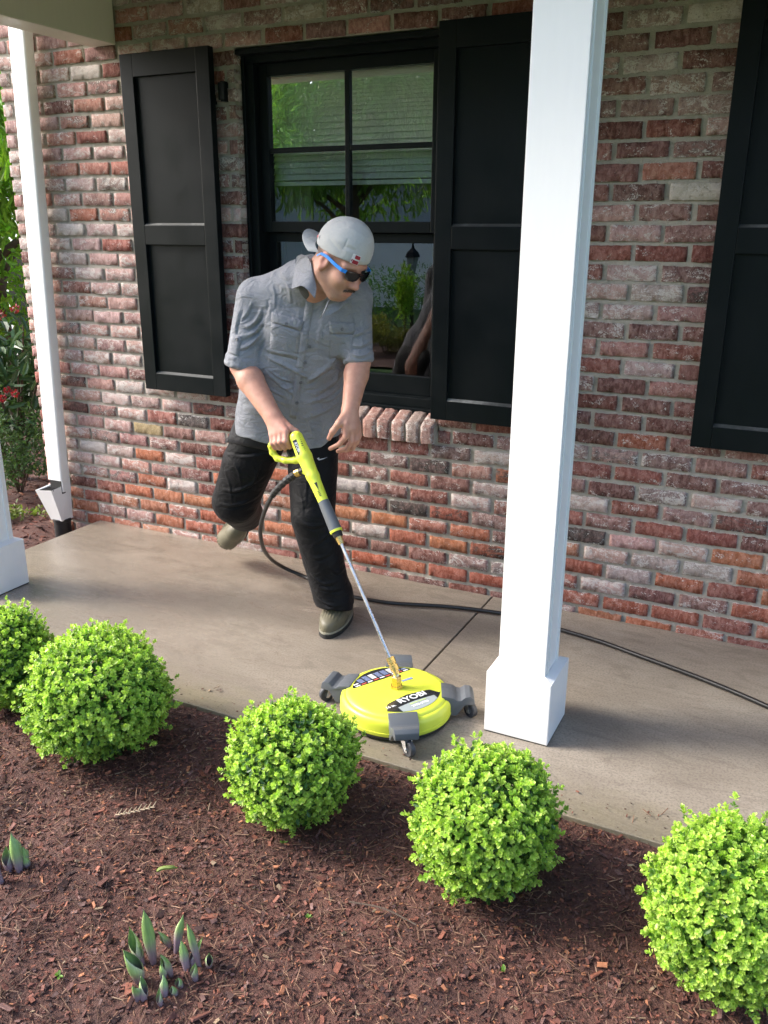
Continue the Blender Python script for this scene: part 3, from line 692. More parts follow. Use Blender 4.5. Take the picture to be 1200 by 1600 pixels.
# ------------------------------------------------------------------ downspout
ds = thing('downspout', 'white rain downspout emptying into a hopper on a black drain pipe', 'downspout', (-1.50, -0.06, 0))
lean = 0.055
def dsx(z): return 0.03 - lean + lean*2*(z)/2.6
m = MB(); pr = [(-.052, -.03), (.052, -.03), (.052, .03), (-.052, .03)]
V = [(dsx(z)+x, y, z) for z in (0.225, 2.66) for x, y in pr]
m.add(V, [(0, 1, 5, 4), (1, 2, 6, 5), (2, 3, 7, 6), (3, 0, 4, 7), (4, 5, 6, 7)])
m.build('pipe', M_white, ds, bevel=0.011, seg=3, smooth=True)
m = MB(); m.box(dsx(.2)-.042, dsx(.2)+.042, -.024, .024, 0.15, 0.226); m.build('pipe_outlet', M_blackpl, ds)
m = MB(); x = dsx(.1)
lo_ = [(x-.042, -.045, -0.005), (x+.042, -.045, -0.005), (x+.042, .035, -0.005), (x-.042, .035, -0.005)]
hi_ = [(x-.086, -.090, 0.172), (x+.036, -.090, 0.184), (x+.050, .036, 0.200), (x-.060, .036, 0.192)]
hi2 = [(x-.078, -.080, 0.170), (x+.028, -.080, 0.181), (x+.042, .028, 0.196), (x-.052, .028, 0.189)]
lo2 = [(p[0], p[1], p[2]-.018) for p in hi2]
m.add(lo_+hi_+hi2+lo2, [(0, 1, 5, 4), (1, 2, 6, 5), (2, 3, 7, 6), (3, 0, 4, 7), (4, 5, 9, 8), (5, 6, 10, 9), (6, 7, 11, 10), (7, 4, 8, 11), (8, 9, 13, 12), (9, 10, 14, 13), (10, 11, 15, 14), (11, 8, 12, 15), (12, 13, 14, 15)])
m.build('hopper', M_white, ds)
m = MB(); m.box(x+.0445, x+.054, -.022, .034, .16, .30); m.build('side_plate', M_white, ds)
gm = MB()
for i in range(9):
    q = 0.012*i; gm.box(x-.062+q, x-.058+q, -.078, .026, .169+.0011*i, .1745+.0011*i)
gm.build('leaf_guard', M_blackpl, ds)
m = MB(); m.lathe([(.047, -.22), (.047, -.02), (.050, -.018), (.050, -.002), (.046, 0)], 20, Matrix.Translation((x, -.005, 0))); m.build('drain_pipe', M_blackpl, ds, smooth=True)
# ------------------------------------------------------------------ plants of the bed
def mat_leaf(name, trans=0.35, rough=0.45, var=0.25, spec=0.5):
    t = NT(name); p_ = t.pos(); n = t.noise(p_, 60, 3); tint = t.attr('tint')
    c = t.mix(t.map(n, 0.3, 0.7), t.mix(1.0, tint, (1-var, 1-var, 1-var), 'MULTIPLY'), t.mix(1.0, tint, (1+var, 1+var*0.8, 1+var*0.5), 'MULTIPLY'))
    t.done(c, rough, spec=spec)
    tr = t.n('ShaderNodeBsdfTranslucent'); t.l(t.mix(1.0, c, (1.1, 1.15, 0.55), 'MULTIPLY'), tr.inputs[0])
    mx = t.n('ShaderNodeMixShader'); mx.inputs[0].default_value = trans; t.l(t.b.outputs[0], mx.inputs[1]); t.l(tr.outputs[0], mx.inputs[2]); t.l(mx.outputs[0], t.out.inputs[0])
    return t.m
M_box = mat_leaf('boxwood_leaf', 0.30, 0.42); M_leaf = mat_leaf('tree_leaf', 0.35, 0.5); M_rhodo = mat_leaf('rhododendron_leaf', 0.12, 0.35)
M_bark = simple('bark', (0.10, 0.07, 0.05), 0.9, 0.4, 40, 0.6)

def rot_to(N, r_):
    """(n,3,3) frames whose z is N with random spin"""
    N = N/np.linalg.norm(N, axis=1, keepdims=True); a = r_.normal(size=N.shape); x = a - N*(a*N).sum(1, keepdims=True); x /= np.linalg.norm(x, axis=1, keepdims=True)
    return np.stack([x, np.cross(N, x), N], 2)
LEAF = np.array([(0, 0, 0), (0.36, 0.42, 0.10), (0.80, 0.40, 0.09), (1, 0, -0.02), (0.80, -0.40, 0.09), (0.36, -0.42, 0.10)])
LEAF_F = np.array([(0, 3, 2, 1), (0, 5, 4, 3)])
def leaves(P, D, U, L, W, tint, shape=LEAF, faces=LEAF_F):
    """leaf i: base P, direction D, up U, length L, width W -> V,F,C"""
    D = D/np.linalg.norm(D, axis=1, keepdims=True); S = np.cross(U, D); S /= np.linalg.norm(S, axis=1, keepdims=True) + 1e-9; U2 = np.cross(D, S)
    V = P[:, None] + shape[None, :, 0, None]*(L[:, None, None]*D[:, None]) + shape[None, :, 1, None]*(W[:, None, None]*S[:, None]) + shape[None, :, 2, None]*(L[:, None, None]*U2[:, None])
    n, m = len(P), len(shape); F = (faces[None] + m*np.arange(n)[:, None, None]).reshape(-1, faces.shape[1])
    return V.reshape(-1, 3), F, np.repeat(tint, m, 0)

def rosette_leaves(C, N, r_, size, nper, tints):
    """whorls of leaves at shoot tips C pointing along N"""
    n = len(C); R = rot_to(N, r_); Ps, Ds, Us, Ls, Ws, Ts = [], [], [], [], [], []
    for i in range(nper):
        lvl = i/nper; ang = i*2.39996 + r_.uniform(-0.4, 0.4, n); tilt = 1.15 - 0.95*lvl + r_.normal(0, 0.18, n)   # outer leaves spread, inner upright
        d = np.stack([np.sin(tilt)*np.cos(ang), np.sin(tilt)*np.sin(ang), np.cos(tilt)], 1)
        D = np.einsum('nij,nj->ni', R, d); P = C + R[:, :, 2]*(size*(0.9*lvl-0.5))[:, None]
        U = R[:, :, 2] - D*(R[:, :, 2]*D).sum(1, keepdims=True) + 1e-4
        Ps.append(P); Ds.append(D); Us.append(U); l = size*r_.uniform(0.8, 1.15, n)*(1-0.35*lvl); Ls.append(l); Ws.append(l*r_.uniform(0.62, 0.8, n)); Ts.append(tints*r_.uniform(0.85, 1.18, (n, 1)))
    return [np.concatenate(q) for q in (Ps, Ds, Us, Ls, Ws, Ts)]

def boxwood(px, base_px, wpx, hpx, label, seed, nros=1500):
    """px: image centre of the ball, base_px: where it meets the ground"""
    r_ = np.random.default_rng(seed)
    c = at(px[0], px[1], z=0.12)
    for _ in range(4):
        dep = (c-CAM).dot(cF)/FPX; rad = wpx*0.5*dep; rz = hpx*0.5*dep*0.97; zb = float(mulch_h(np.array([c.x]), np.array([c.y]))[0]); c = at(px[0], px[1], z=zb + rz*0.93)
    bush = thing('boxwood_bush', label, 'bush', (c.x, c.y, zb), 'clipped boxwood balls along the slab')
    loc = Vector((0, 0, c.z-zb))
    n = nros; k = np.arange(n); z = 1-2*(k+0.5)/n; ph = k*2.39996
    dirs = np.stack([np.sqrt(1-z*z)*np.cos(ph), np.sqrt(1-z*z)*np.sin(ph), z], 1) + r_.normal(0, 0.05, (n, 3)); dirs /= np.linalg.norm(dirs, axis=1, keepdims=True)
    lump = np.zeros(n)
    for _ in range(44):
        q = r_.normal(size=3); q /= np.linalg.norm(q); lump += r_.uniform(-0.15, 0.10)*np.exp(-((1-dirs@q)/0.022))
    for _ in range(7):
        q = r_.normal(size=3); q /= np.linalg.norm(q); lump += r_.uniform(-0.17, 0.13)*np.exp(-((1-dirs@q)/0.20))
    rr = 0.91*(1 + lump + r_.normal(0, 0.055, n)); 
    low = np.clip(-dirs[:, 2]-0.35, 0, 1); rr *= 1 - 0.25*low
    sp = r_.random(n) < 0.085; rr[sp] += r_.uniform(0.05, 0.20, sp.sum())
    C = dirs*rr[:, None]*np.array([rad, rad, rz]) + np.array(loc)
    Nn = dirs*np.array([1, 1, 0.9]) + np.array([0, 0, 0.55]) + r_.normal(0, 0.22, (n, 3)); size = r_.uniform(0.0108, 0.0165, n)
    keep = r_.random(n) > 0.05 + 0.12*(lump < -0.03); C, Nn, size, dk = C[keep], Nn[keep], size[keep], dirs[keep]
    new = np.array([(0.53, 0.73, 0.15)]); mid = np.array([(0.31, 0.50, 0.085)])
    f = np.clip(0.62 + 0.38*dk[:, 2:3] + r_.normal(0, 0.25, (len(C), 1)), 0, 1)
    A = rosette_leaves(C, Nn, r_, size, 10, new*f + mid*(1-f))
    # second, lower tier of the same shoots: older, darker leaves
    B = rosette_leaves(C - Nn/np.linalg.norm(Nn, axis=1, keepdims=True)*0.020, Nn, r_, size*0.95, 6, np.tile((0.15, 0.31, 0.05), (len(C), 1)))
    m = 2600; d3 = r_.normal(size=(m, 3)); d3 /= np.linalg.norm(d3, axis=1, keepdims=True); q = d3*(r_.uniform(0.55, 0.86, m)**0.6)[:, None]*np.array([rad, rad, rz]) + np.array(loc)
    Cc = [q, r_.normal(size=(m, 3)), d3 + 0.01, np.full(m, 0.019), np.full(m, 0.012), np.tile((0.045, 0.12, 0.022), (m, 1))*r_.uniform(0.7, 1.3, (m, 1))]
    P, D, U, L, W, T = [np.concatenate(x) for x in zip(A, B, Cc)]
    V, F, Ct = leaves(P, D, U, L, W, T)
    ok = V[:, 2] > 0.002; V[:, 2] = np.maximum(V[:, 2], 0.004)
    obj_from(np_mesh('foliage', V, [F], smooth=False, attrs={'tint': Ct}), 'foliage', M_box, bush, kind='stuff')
    st = MB(); 
    for i in range(7):
        a = r_.uniform(0, 2*PI); b = r_.uniform(0.3, 0.8); e = Vector((math.cos(a)*rad*b*0.8, math.sin(a)*rad*b*0.8, c.z-zb + rz*0.45*r_.uniform(-.4, 1)))
        s0 = Vector((r_.normal(0, .015), r_.normal(0, .015), -0.03)); st.tube([s0, s0*0.5 + e*0.4 + Vector((0, 0, .02)), e], [0.010, 0.007, 0.003], 6)
    st.build('stem', M_bark, bush, smooth=True)
    return bush
boxwood((10, 1030), (0, 1105), 142, 180, 'bright green boxwood ball at the row end by the white column near the downspout', 11, 1900)
boxwood((152, 1086), (150, 1188), 230, 216, 'broad bright green boxwood ball second from the row end near the downspout', 12, 3200)
boxwood((458, 1192), (462, 1296), 206, 214, 'bright green boxwood ball just in front of the grey casters of the yellow surface cleaner', 13, 3000)
boxwood((757, 1282), (758, 1408), 228, 268, 'tall ragged boxwood ball in front of the white column beside the surface cleaner', 14, 3300)
boxwood((1138, 1425), (1150, 1590), 250, 322, 'large boxwood ball beyond the white column at the hose end of the row', 15, 3600)

# hosta shoots spearing out of the mulch
def mat_hosta():
    t = NT('hosta_shoot'); c = t.attr('tint'); n = t.noise(t.scale(t.obj(), 3, 3, 0.2), 120, 3)
    return t.done(t.mix(t.map(n, 0.3, 0.7), t.mix(1.0, c, (0.8, 0.8, 0.8), 'MULTIPLY'), c), 0.5)
M_hosta = mat_hosta()
def shoot_mesh(h, w, purple, r_, curl):
    """a rolled leaf: a sheet wrapped round itself at the base and opening towards the tip"""
    m, n = 11, 13; V = []; C = []
    for j in range(m):
        s = j/(m-1); half = 3.5*(1-s)**0.7 + 0.75; wid = w*(0.75 + 0.9*math.sin(PI*min(1, s*0.95)))*max(0.02, (1-s**2.6)); rad = wid*1.15/max(1.0, half*0.62)*0.8 + 0.0006
        for i in range(n):
            q = i/(n-1)*2-1; a = q*half; r2 = rad*(1 + 0.10*q + 0.05*math.cos(5*a))
            rip = 0.06*w*math.sin(9*s + 5*q)*abs(q)*s
            V.append((r2*math.cos(a) - rad*0.4*s + 0.26*h*s*s*curl + rip, r2*math.sin(a), h*s*(1 - 0.06*abs(q)*s) - 0.012))
            f = min(1, max(0, (s-purple)/0.28)); e = abs(q)**5; g_ = np.array((0.27, 0.43, 0.13))*(1-e) + np.array((0.62, 0.68, 0.42))*e
            if i % 3 == 0: g_ = g_*0.82
            C.append(np.array((0.30, 0.215, 0.245))*(1-f) + g_*f)
    F = [(j*n+i, j*n+i+1, (j+1)*n+i+1, (j+1)*n+i) for j in range(m-1) for i in range(n-1)]
    return np_mesh('shoot', V, [np.array(F)], attrs={'tint': np.array(C)})
def hosta(base, tops, label):
    g0 = at(*base, z=-0.055); root = thing('hosta_plant', label, 'plant', (g0.x, g0.y, -0.06), 'hosta plants sprouting from the mulch'); r_ = np.random.default_rng(int(base[0]))
    for (ux, uy, hp, wp) in tops:
        p_ = at(ux, uy, z=-0.055); sc = (p_-CAM).dot(cF)/FPX; h = hp*sc*1.22; w = wp*sc*0.74
        o = obj_from(shoot_mesh(h, w, 0.26 if wp > 14 else 0.42, r_, r_.uniform(-1, 1)), 'shoot', M_hosta, root)
        zz = float(mulch_h(np.array([p_.x]), np.array([p_.y]))[0]); o.location = (p_.x-g0.x, p_.y-g0.y, zz+0.06); o.rotation_euler = (r_.normal(0, 0.14), r_.normal(0, 0.16), r_.uniform(0, 6))
hosta((255, 1545), [(218, 1532, 66, 22), (240, 1503, 100, 17), (222, 1506, 62, 16), (216, 1500, 40, 13), (268, 1527, 62, 12), (255, 1532, 42, 11), (275, 1487, 66, 13), (268, 1480, 40, 10), (292, 1518, 50, 13), (300, 1512, 44, 11), (312, 1512, 78, 11), (327, 1512, 44, 11), (306, 1533, 36, 11), (258, 1556, 34, 13), (283, 1543, 24, 10), (275, 1554, 22, 10), (252, 1570, 30, 9), (215, 1562, 42, 13), (225, 1562, 40, 13)], 'clump of purple based hosta shoots with rolled green leaf tips')
hosta((15, 1360), [(3, 1378, 80, 14), (15, 1357, 42, 14), (30, 1358, 62, 17), (38, 1350, 40, 13), (44, 1352, 26, 10), (-14, 1360, 60, 16), (-4, 1352, 46, 13)], 'short tight clump of pale green hosta shoots at the bed end')

# bits lying on the mulch
tw = thing('dry_sprig', 'dry tan feathery sprig lying on the mulch', 'sprig', tuple(at(208, 1275, z=-0.05)))
m = MB(); r_ = np.random.default_rng(5); m.tube([(-.035, -.03, 0.012), (0, 0, .014), (.035, .045, .013)], .0012, 5)
for i in range(16):
    s = i/15; p0 = Vector((-.035+.07*s, -.03+.075*s, .013)); sd = 1 if i % 2 else -1; m.tube([p0, p0 + Vector((.016*sd*-.6+.006, .016*sd*.6+.01, r_.uniform(0, .006)))], [.0022, .0008], 5)
m.build('stem', simple('dry_leaf', (0.42, 0.33, 0.22), 0.8, 0.2), tw)
lf = at(260, 1364, z=-0.05); m = MB(); m.tube(catmull([(-.022, -.012, .006), (-.01, -.004, .014), (.01, .008, .016), (.022, .02, .010)], 5), [.001, .004, .005, .0055, .005, .005, .0055, .005, .005, .005, .005, .0045, .004, .003, .002, .001], 6)
o = m.build('fallen_leaf', simple('curled_leaf', (0.20, 0.26, 0.05), 0.5, 0.3, 60), smooth=True); o.location = lf; o['label'] = 'curled green leaf lying on the mulch'; o['category'] = 'leaf'
tw = MB(); a0 = at(545, 1415, z=-.045); a1 = at(650, 1450, z=-.045); tw.tube(catmull([(0, 0, 0.012), tuple((a1-a0)*0.5 + Vector((0, 0.01, .016))), tuple(a1-a0 + Vector((0, 0, .010)))], 6), .0022, 5)
o = tw.build('twig', M_bark, smooth=True); o.location = a0; o['label'] = 'thin dark twig lying on the mulch'; o['category'] = 'twig'
for i, (ux, uy) in enumerate(((443, 1320), (482, 1432), (787, 1520), (92, 1526))):
    p_ = at(ux, uy, z=-.055); m = MB(); zz = float(mulch_h(np.array([p_.x]), np.array([p_.y]))[0])
    w_ = thing('seedling', ['tiny weed seedling at the foot of the boxwood by the surface cleaner', 'tiny weed seedling in open mulch below the dark twig', 'tiny weed seedling in open mulch by the tall ragged boxwood', 'tiny weed seedling between the two hosta clumps'][i], 'weed', (p_.x, p_.y, zz), 'weed seedlings in the mulch')
    n = 6; r_ = np.random.default_rng(i); D = r_.normal(size=(n, 3)); D[:, 2] = np.abs(D[:, 2])*0.6 + 0.25
    V, F, Ct = leaves(np.tile((0, 0, 0.006), (n, 1)) + r_.normal(0, .001, (n, 3)), D, np.tile((0, 0, 1.0), (n, 1)), r_.uniform(.008, .014, n), r_.uniform(.005, .008, n), np.tile((0.16, 0.30, 0.05), (n, 1)))
    obj_from(np_mesh('leaf', V, [F], attrs={'tint': Ct}), 'leaf', M_leaf, w_); m.tube([(0, 0, -.01), (0, 0, .008)], .001, 5); m.build('stem', M_leaf, w_)
# ------------------------------------------------------------------ surface cleaner, wand and hose
def mat_plastic(name, c, rough=0.35, var=0.06):
    t = NT(name); p_ = t.obj(); n = t.noise(p_, 8, 4); n2 = t.noise(p_, 500, 2); n3 = t.noise(p_, 45, 5, 0.7)
    cc = t.mix(n, tuple(x*(1-var) for x in c), tuple(min(1, x*(1+var)) for x in c)); cc = t.mix(t.map(n3, 0.62, 0.85, 0, 0.25), cc, (0.16, 0.13, 0.08))
    return t.done(cc, t.map(n3, 0.3, 0.75, rough-0.06, rough+0.14), t.bump(n2, 0.06, 0.001))
M_lime = mat_plastic('lime_plastic', (0.66, 0.73, 0.06)); M_grey = mat_plastic('grey_plastic', (0.095, 0.105, 0.115), 0.42)
M_steel = simple('steel', (0.70, 0.70, 0.71), 0.30, 0.03, 12, 0.0, 1.0); M_brass = simple('brass', (0.72, 0.50, 0.17), 0.32, 0.15, 80, 0.05, 1.0)
M_hose = simple('hose_rubber', (0.012, 0.012, 0.012), 0.35, 0.2, 40, 0.05); M_tyre = simple('caster_rubber', (0.05, 0.052, 0.058), 0.5, 0.15, 60, 0.05)
M_lab_k = simple('label_black', (0.016, 0.018, 0.02), 0.35, 0.1, 40, 0.0); M_lab_w = simple('label_white', (0.75, 0.76, 0.76), 0.4, 0.04, 40, 0.0)
M_lab_g = simple('label_grey', (0.30, 0.34, 0.34), 0.4, 0.06, 40, 0.0); M_lab_r = simple('label_red', (0.55, 0.10, 0.08), 0.4, 0.06, 40, 0.0); M_lab_b = simple('label_blue', (0.22, 0.27, 0.45), 0.4, 0.06, 40, 0.0)

def text_mesh(body, size, bold=0.0):
    cu = bpy.data.curves.new('lettering', 'FONT'); cu.body = body; cu.size = size; cu.align_x = 'CENTER'; cu.align_y = 'CENTER'; cu.offset = bold*size; cu.resolution_u = 3; cu.extrude = 0.0003
    o = bpy.data.objects.new('lettering', cu); col.objects.link(o); dg = bpy.context.evaluated_depsgraph_get(); dg.update()
    me = bpy.data.meshes.new_from_object(o.evaluated_get(dg)); bpy.data.objects.remove(o); return me
def text_on(body, size, M, mat, parent, bold=0.0, sx=1.0):
    me = text_mesh(body, size, bold); me.materials.clear(); me.transform(M @ Matrix.Diagonal((sx, 1, 1, 1))); return obj_from(me, 'lettering', mat, parent)

DC = Vector((1.045, -1.065, 0.0)); DR = 0.186
sc_ = thing('surface_cleaner', 'lime yellow round pressure washer surface cleaner on grey caster arms', 'surface cleaner', tuple(DC))
m = MB(); m.lathe([(0.170, 0.018), (0.186, 0.020), (0.1885, 0.028), (0.1885, 0.034), (0.187, 0.0345), (0.187, 0.058), (0.1845, 0.068), (0.179, 0.0755), (0.1725, 0.079), (0.1695, 0.0785), (0.1675, 0.0825), (0.163, 0.0865), (0.150, 0.0905), (0.06, 0.0955), (0.0, 0.096)], 72)
m.build('deck', M_lime, sc_, smooth=True)
m = MB(); m.lathe([(0.150, 0.010), (0.1865, 0.012), (0.1868, 0.021), (0.150, 0.024)], 56); m.build('brush_skirt', M_blackpl, sc_, smooth=True)
m = MB(); m.lathe([(0.158, 0.0982), (0.1615, 0.0962), (0.1635, 0.0945), (0.157, 0.0984)], 64)
# arms with casters
def arm(px, py, zt):
    q = at(px, py, z=zt) - DC; a = math.atan2(q.y, q.x); return a
angs = [math.radians(-57), math.radians(24), math.radians(112), math.radians(186)]
for ai, a in enumerate(angs):
    Ma = Matrix.Rotation(a, 4, 'Z')
    o = part_empty('caster_arm', sc_); o.matrix_local = Ma
    # side profile (radial r, height z) extruded across the arm
    prof = [(0.150, 0.020), (0.150, 0.0925), (0.163, 0.0915), (0.190, 0.086), (0.206, 0.077), (0.222, 0.0765), (0.240, 0.088), (0.262, 0.090), (0.276, 0.080), (0.282, 0.062), (0.278, 0.058), (0.238, 0.058), (0.222, 0.040), (0.205, 0.022)]
    prof = [((0.188 + (r-0.188)*0.78) if r > 0.188 else r, z) for r, z in prof]; m = MB()
    n = len(prof); V = []
    for (r, z) in prof:
        w = 0.047 if r < 0.2 else 0.047 - (r-0.2)*0.16
        V.append((r, -w, z))
    for (r, z) in prof:
        w = 0.047 if r < 0.2 else 0.047 - (r-0.2)*0.16
        V.append((r, w, z))
    m.add(V, [tuple(range(n-1, -1, -1)), tuple(range(n, 2*n))] + [(i, (i+1) % n, n+(i+1) % n, n+i) for i in range(n)])
    m.build('housing', M_grey, o, bevel=0.004, seg=2, smooth=True)
    tw_ = [0.5, -0.9, 0.3, 0.8][ai]; Mc = Matrix.Translation((0.240, 0, 0)) @ Matrix.Rotation(tw_, 4, 'Z')
    m = MB(); m.lathe([(0.010, 0.050), (0.010, 0.062)], 12, Mc)
    for sy in (-1, 1):
        m.add([Mc @ Vector(p) for p in [(-.014, sy*.0115, .053), (.012, sy*.0115, .053), (.022, sy*.0115, .018), (.010, sy*.0115, .016), (-.014, sy*.0135, .053), (.012, sy*.0135, .053), (.022, sy*.0135, .018), (.010, sy*.0135, .016)]], [(0, 1, 2, 3), (7, 6, 5, 4), (0, 4, 5, 1), (1, 5, 6, 2), (2, 6, 7, 3), (3, 7, 4, 0)])
    m.add([Mc @ Vector(p) for p in [(-.015, -.0135, .051), (.013, -.0135, .051), (.013, .0135, .051), (-.015, .0135, .051), (-.015, -.0135, .0545), (.013, -.0135, .0545), (.013, .0135, .0545), (-.015, .0135, .0545)]], [(0, 3, 2, 1), (4, 5, 6, 7), (0, 1, 5, 4), (1, 2, 6, 5), (2, 3, 7, 6), (3, 0, 4, 7)])
    m.tube([Mc @ Vector((.015, -.016, .0265)), Mc @ Vector((.015, .016, .0265))], .0035, 8); m.build('fork', M_steel, o)
    m = MB(); Mw = Mc @ Matrix.Translation((.015, 0, .0265)) @ Matrix.Rotation(PI/2, 4, 'X'); m.lathe([(.010, -.0095), (.0235, -.0095), (.0265, -.006), (.0265, .006), (.0235, .0095), (.010, .0095)], 28, Mw); m.build('wheel', M_tyre, o, smooth=True)
    m = MB(); m.lathe([(.011, -.0102), (.011, .0102)], 16, Mw); m.build('hub', M_grey, o)
# labels lying on the deck
e1 = (at(690, 1072, z=.105) - at(600, 1104, z=.105)); e1.z = 0; e1.normalize(); e2 = Vector((-e1.y, e1.x, 0))
def deckM(u, v, z): return Matrix(((e1.x, e2.x, 0, e1.x*u + e2.x*v), (e1.y, e2.y, 0, e1.y*u + e2.y*v), (0, 0, 1, z), (0, 0, 0, 1)))
def arc_label(name, r0f, r1f, u0, u1, z, mat, n=20):
    m = MB(); V = []; us = [u0 + (u1-u0)*i/n for i in range(n+1)]
    for u in us: V.append(deckM(u, r0f(u), z + 0.0).translation)
    for u in us: V.append(deckM(u, r1f(u), z).translation)
    m.add(V, [(i, i+1, n+2+i, n+1+i) for i in range(n)]); return m.build(name, mat, sc_)
def zt(r): return 0.0905 + (0.150-r)/0.09*0.005 if r < 0.150 else 0.0905 - (r-0.150)/0.013*0.004
RR = 0.147
def low(u): return -math.sqrt(max(0, RR**2 - u*u))
def band_hi(u): return max(low(u), -0.058 - 0.35*abs(u)*0.35 - max(0, abs(u)-0.085)*1.4)
def tilt_label(name, f0, f1, u0, u1, mat, dz, n=24, k=4):
    V = []; F = []
    for i in range(n+1):
        u = u0 + (u1-u0)*i/n
        for j in range(k+1):
            v = f0(u) + (f1(u)-f0(u))*j/k; p_ = deckM(u, v, 0).translation; V.append((p_.x, p_.y, zt(math.hypot(u, v)) + dz))
    F = [(i*(k+1)+j, (i+1)*(k+1)+j, (i+1)*(k+1)+j+1, i*(k+1)+j+1) for i in range(n) for j in range(k)]
    m = MB(); m.add(V, F); return m.build(name, mat, sc_)
tilt_label('label', low, band_hi, -0.115, 0.115, M_lab_k, 0.0009)
tilt_label('label', low, lambda u: max(low(u), -0.101 - abs(u)*0.05), -0.066, 0.078, M_lab_g, 0.0014)
zl = 0.1035
def tM(u, v, rx=0.0): return deckM(u, v, zt(math.hypot(u, v)) + 0.0018)
text_on('RYOBI', 0.036, tM(0.006, -0.081), M_lab_w, sc_, 0.022, 1.08)
text_on('16 in.', 0.017, tM(-0.083, -0.088), M_lab_w, sc_, 0.02)
text_on('2700-3700', 0.015, tM(0.008, -0.124), M_lab_w, sc_, 0.02); text_on('SURFACE CLEANER', 0.0075, tM(0.008, -0.110), simple('label_lime', (0.5, 0.65, 0.15), 0.4, 0.03), sc_, 0.01)
# warning label on the far side: dark strip with white, blue and red fields
hi_ = lambda u: math.sqrt(max(0, RR**2 - u*u)); tilt_label('warning_label', lambda u: min(hi_(u), 0.072 + 0.06*abs(u)), hi_, -0.118, 0.118, M_lab_k, 0.0009)
rr_ = np.random.default_rng(3)
for i in range(9):
    u0 = -0.108 + i*0.0245; v0 = 0.080; v1 = min(hi_(u0+0.01)-0.006, 0.128)
    if v1 - v0 < 0.008: continue
    for (a, b, mt) in ((v0, v0+0.010, M_lab_r if i % 2 else M_lab_w), (v0+0.013, v1, [M_lab_w, M_lab_b, M_lab_b][i % 3])):
        if b-a < 0.004: continue
        nl = max(1, int((b-a)/0.006))
        for q in range(nl):
            tilt_label('print', lambda u, a=a, q=q, b=b, nl=nl: a + (b-a)*q/nl, lambda u, a=a, q=q, b=b, nl=nl: a + (b-a)*(q+0.62)/nl, u0, u0+0.019, mt, 0.0015, 2, 1)
text_on('ONSLOW', 0.012, tM(0.062, 0.012), M_lab_b, sc_, 0.0) if False else None
m = MB(); m.box(0.040, 0.082, 0.018, 0.028, 0.0945, 0.0965, deckM(0, 0, 0)); m.build('emblem', M_lab_b, sc_)
# swivel in the middle
m = MB(); m.lathe([(0.022, 0.090), (0.022, 0.106)], 6); m.lathe([(0.0185, 0.106), (0.0185, 0.136), (0.016, 0.139)], 6); m.build('swivel_nut', M_brass, sc_, bevel=0.001)

# the wand: swivel joint -> lance -> foregrip -> gun
T3 = at(461, 679, y=-0.835); S3 = DC + Vector((0.0, 0.0, 0.150))
ax = (S3 - T3).normalized()
def on_line(u, v):
    d = ray(u, v).normalized(); w0 = T3 - CAM; b = ax.dot(d); t_ = (b*(d.dot(w0)) - ax.dot(w0))/(1-b*b); return T3 + ax*t_
wand = thing('spray_wand', 'lime yellow pressure washer gun with loop handle and long steel lance', 'spray gun', tuple(S3))
def wl(p_): return Vector(p_) - S3
Pg0, Pg1, Pn, Pb = on_line(506, 783), on_line(526, 829), on_line(530, 838), on_line(534, 847); Pc = on_line(612, 1021)
m = MB(); m.tube([wl(DC + Vector((0, 0, .136))), wl(DC + Vector((0, 0, 0.150)))], .010, 12); m.build('swivel_pin', M_steel, wand)
m = MB(); m.tube([wl(S3 - ax*(-0.006)), wl(S3 - ax*0.010), wl(S3 - ax*0.011), wl(S3 - ax*0.028), wl(S3 - ax*0.029), wl(S3-ax*0.034), wl(S3-ax*0.035), wl(S3-ax*.055)], [.011, .011, .015, .015, .012, .012, .0145, .0145], 8); m.build('quick_coupler', M_brass, wand)
m = MB(); m.tube([wl(S3 - ax*0.05), wl(Pb)], .0062, 14); m.build('lance', M_steel, wand, smooth=True)
m = MB(); m.tube([wl(Pb + ax*.006), wl(Pn), wl(Pn - ax*.002)], [.0105, .0125, .0125], 6); m.build('lance_nut', M_brass, wand)
m = MB(); m.tube([wl(Pn + ax*.001), wl(Pg1 + ax*.004)], [.0165, .0185], 14); m.build('lock_ring', M_blackpl, wand)
m = MB(); m.tube([wl(Pg1 + ax*.005), wl(Pg1 - ax*.003)], [.0225, .023], 20); m.build('trim_ring', M_lime, wand, smooth=True)
m = MB(); m.tube([wl(Pg1 - ax*.002), wl(Pg0)], [.0225, .0195], 20); m.build('foregrip', M_grey, wand, smooth=True)
# gun shell
gp = lambda u, v, dy=0.0: at(u, v, y=-0.835 + dy)
fl = Field(np.minimum.reduce([np.array(gp(415, 730)), np.array(Pg0), np.array(gp(470, 670))]) - 0.06, np.maximum.reduce([np.array(gp(415, 660)), np.array(Pg0), np.array(gp(510, 670))]) + 0.06, 0.0028)
q0, q1, q2, q3 = on_line(463, 684), on_line(476, 713), on_line(489, 744), on_line(506, 784)
fl.cone(q0, q1, .0215, .0270, .004); fl.cone(q1, q2, .0270, .0225, .006); fl.cone(q2, q3, .0225, .0185, .008)
for k_ in range(3): fl.ell(q0*(1-.33*k_) + q1*(.33*k_), (.022, .022, .022), None, .01)
loop = [gp(462, 684), gp(446, 686), gp(428, 690), gp(424, 697), gp(426, 707), gp(434, 716.5), gp(446, 719.5), gp(462, 719), gp(478, 716)]
fl.chain([tuple(p) for p in loop[:3]], [.015, .0155, .014], .006); fl.chain([tuple(p) for p in loop[2:]], [.0135, .0115, .011, .0115, .0115, .0125, .016], .008)
fl.cone(gp(489, 741), gp(473, 735), .014, .0125, .006)
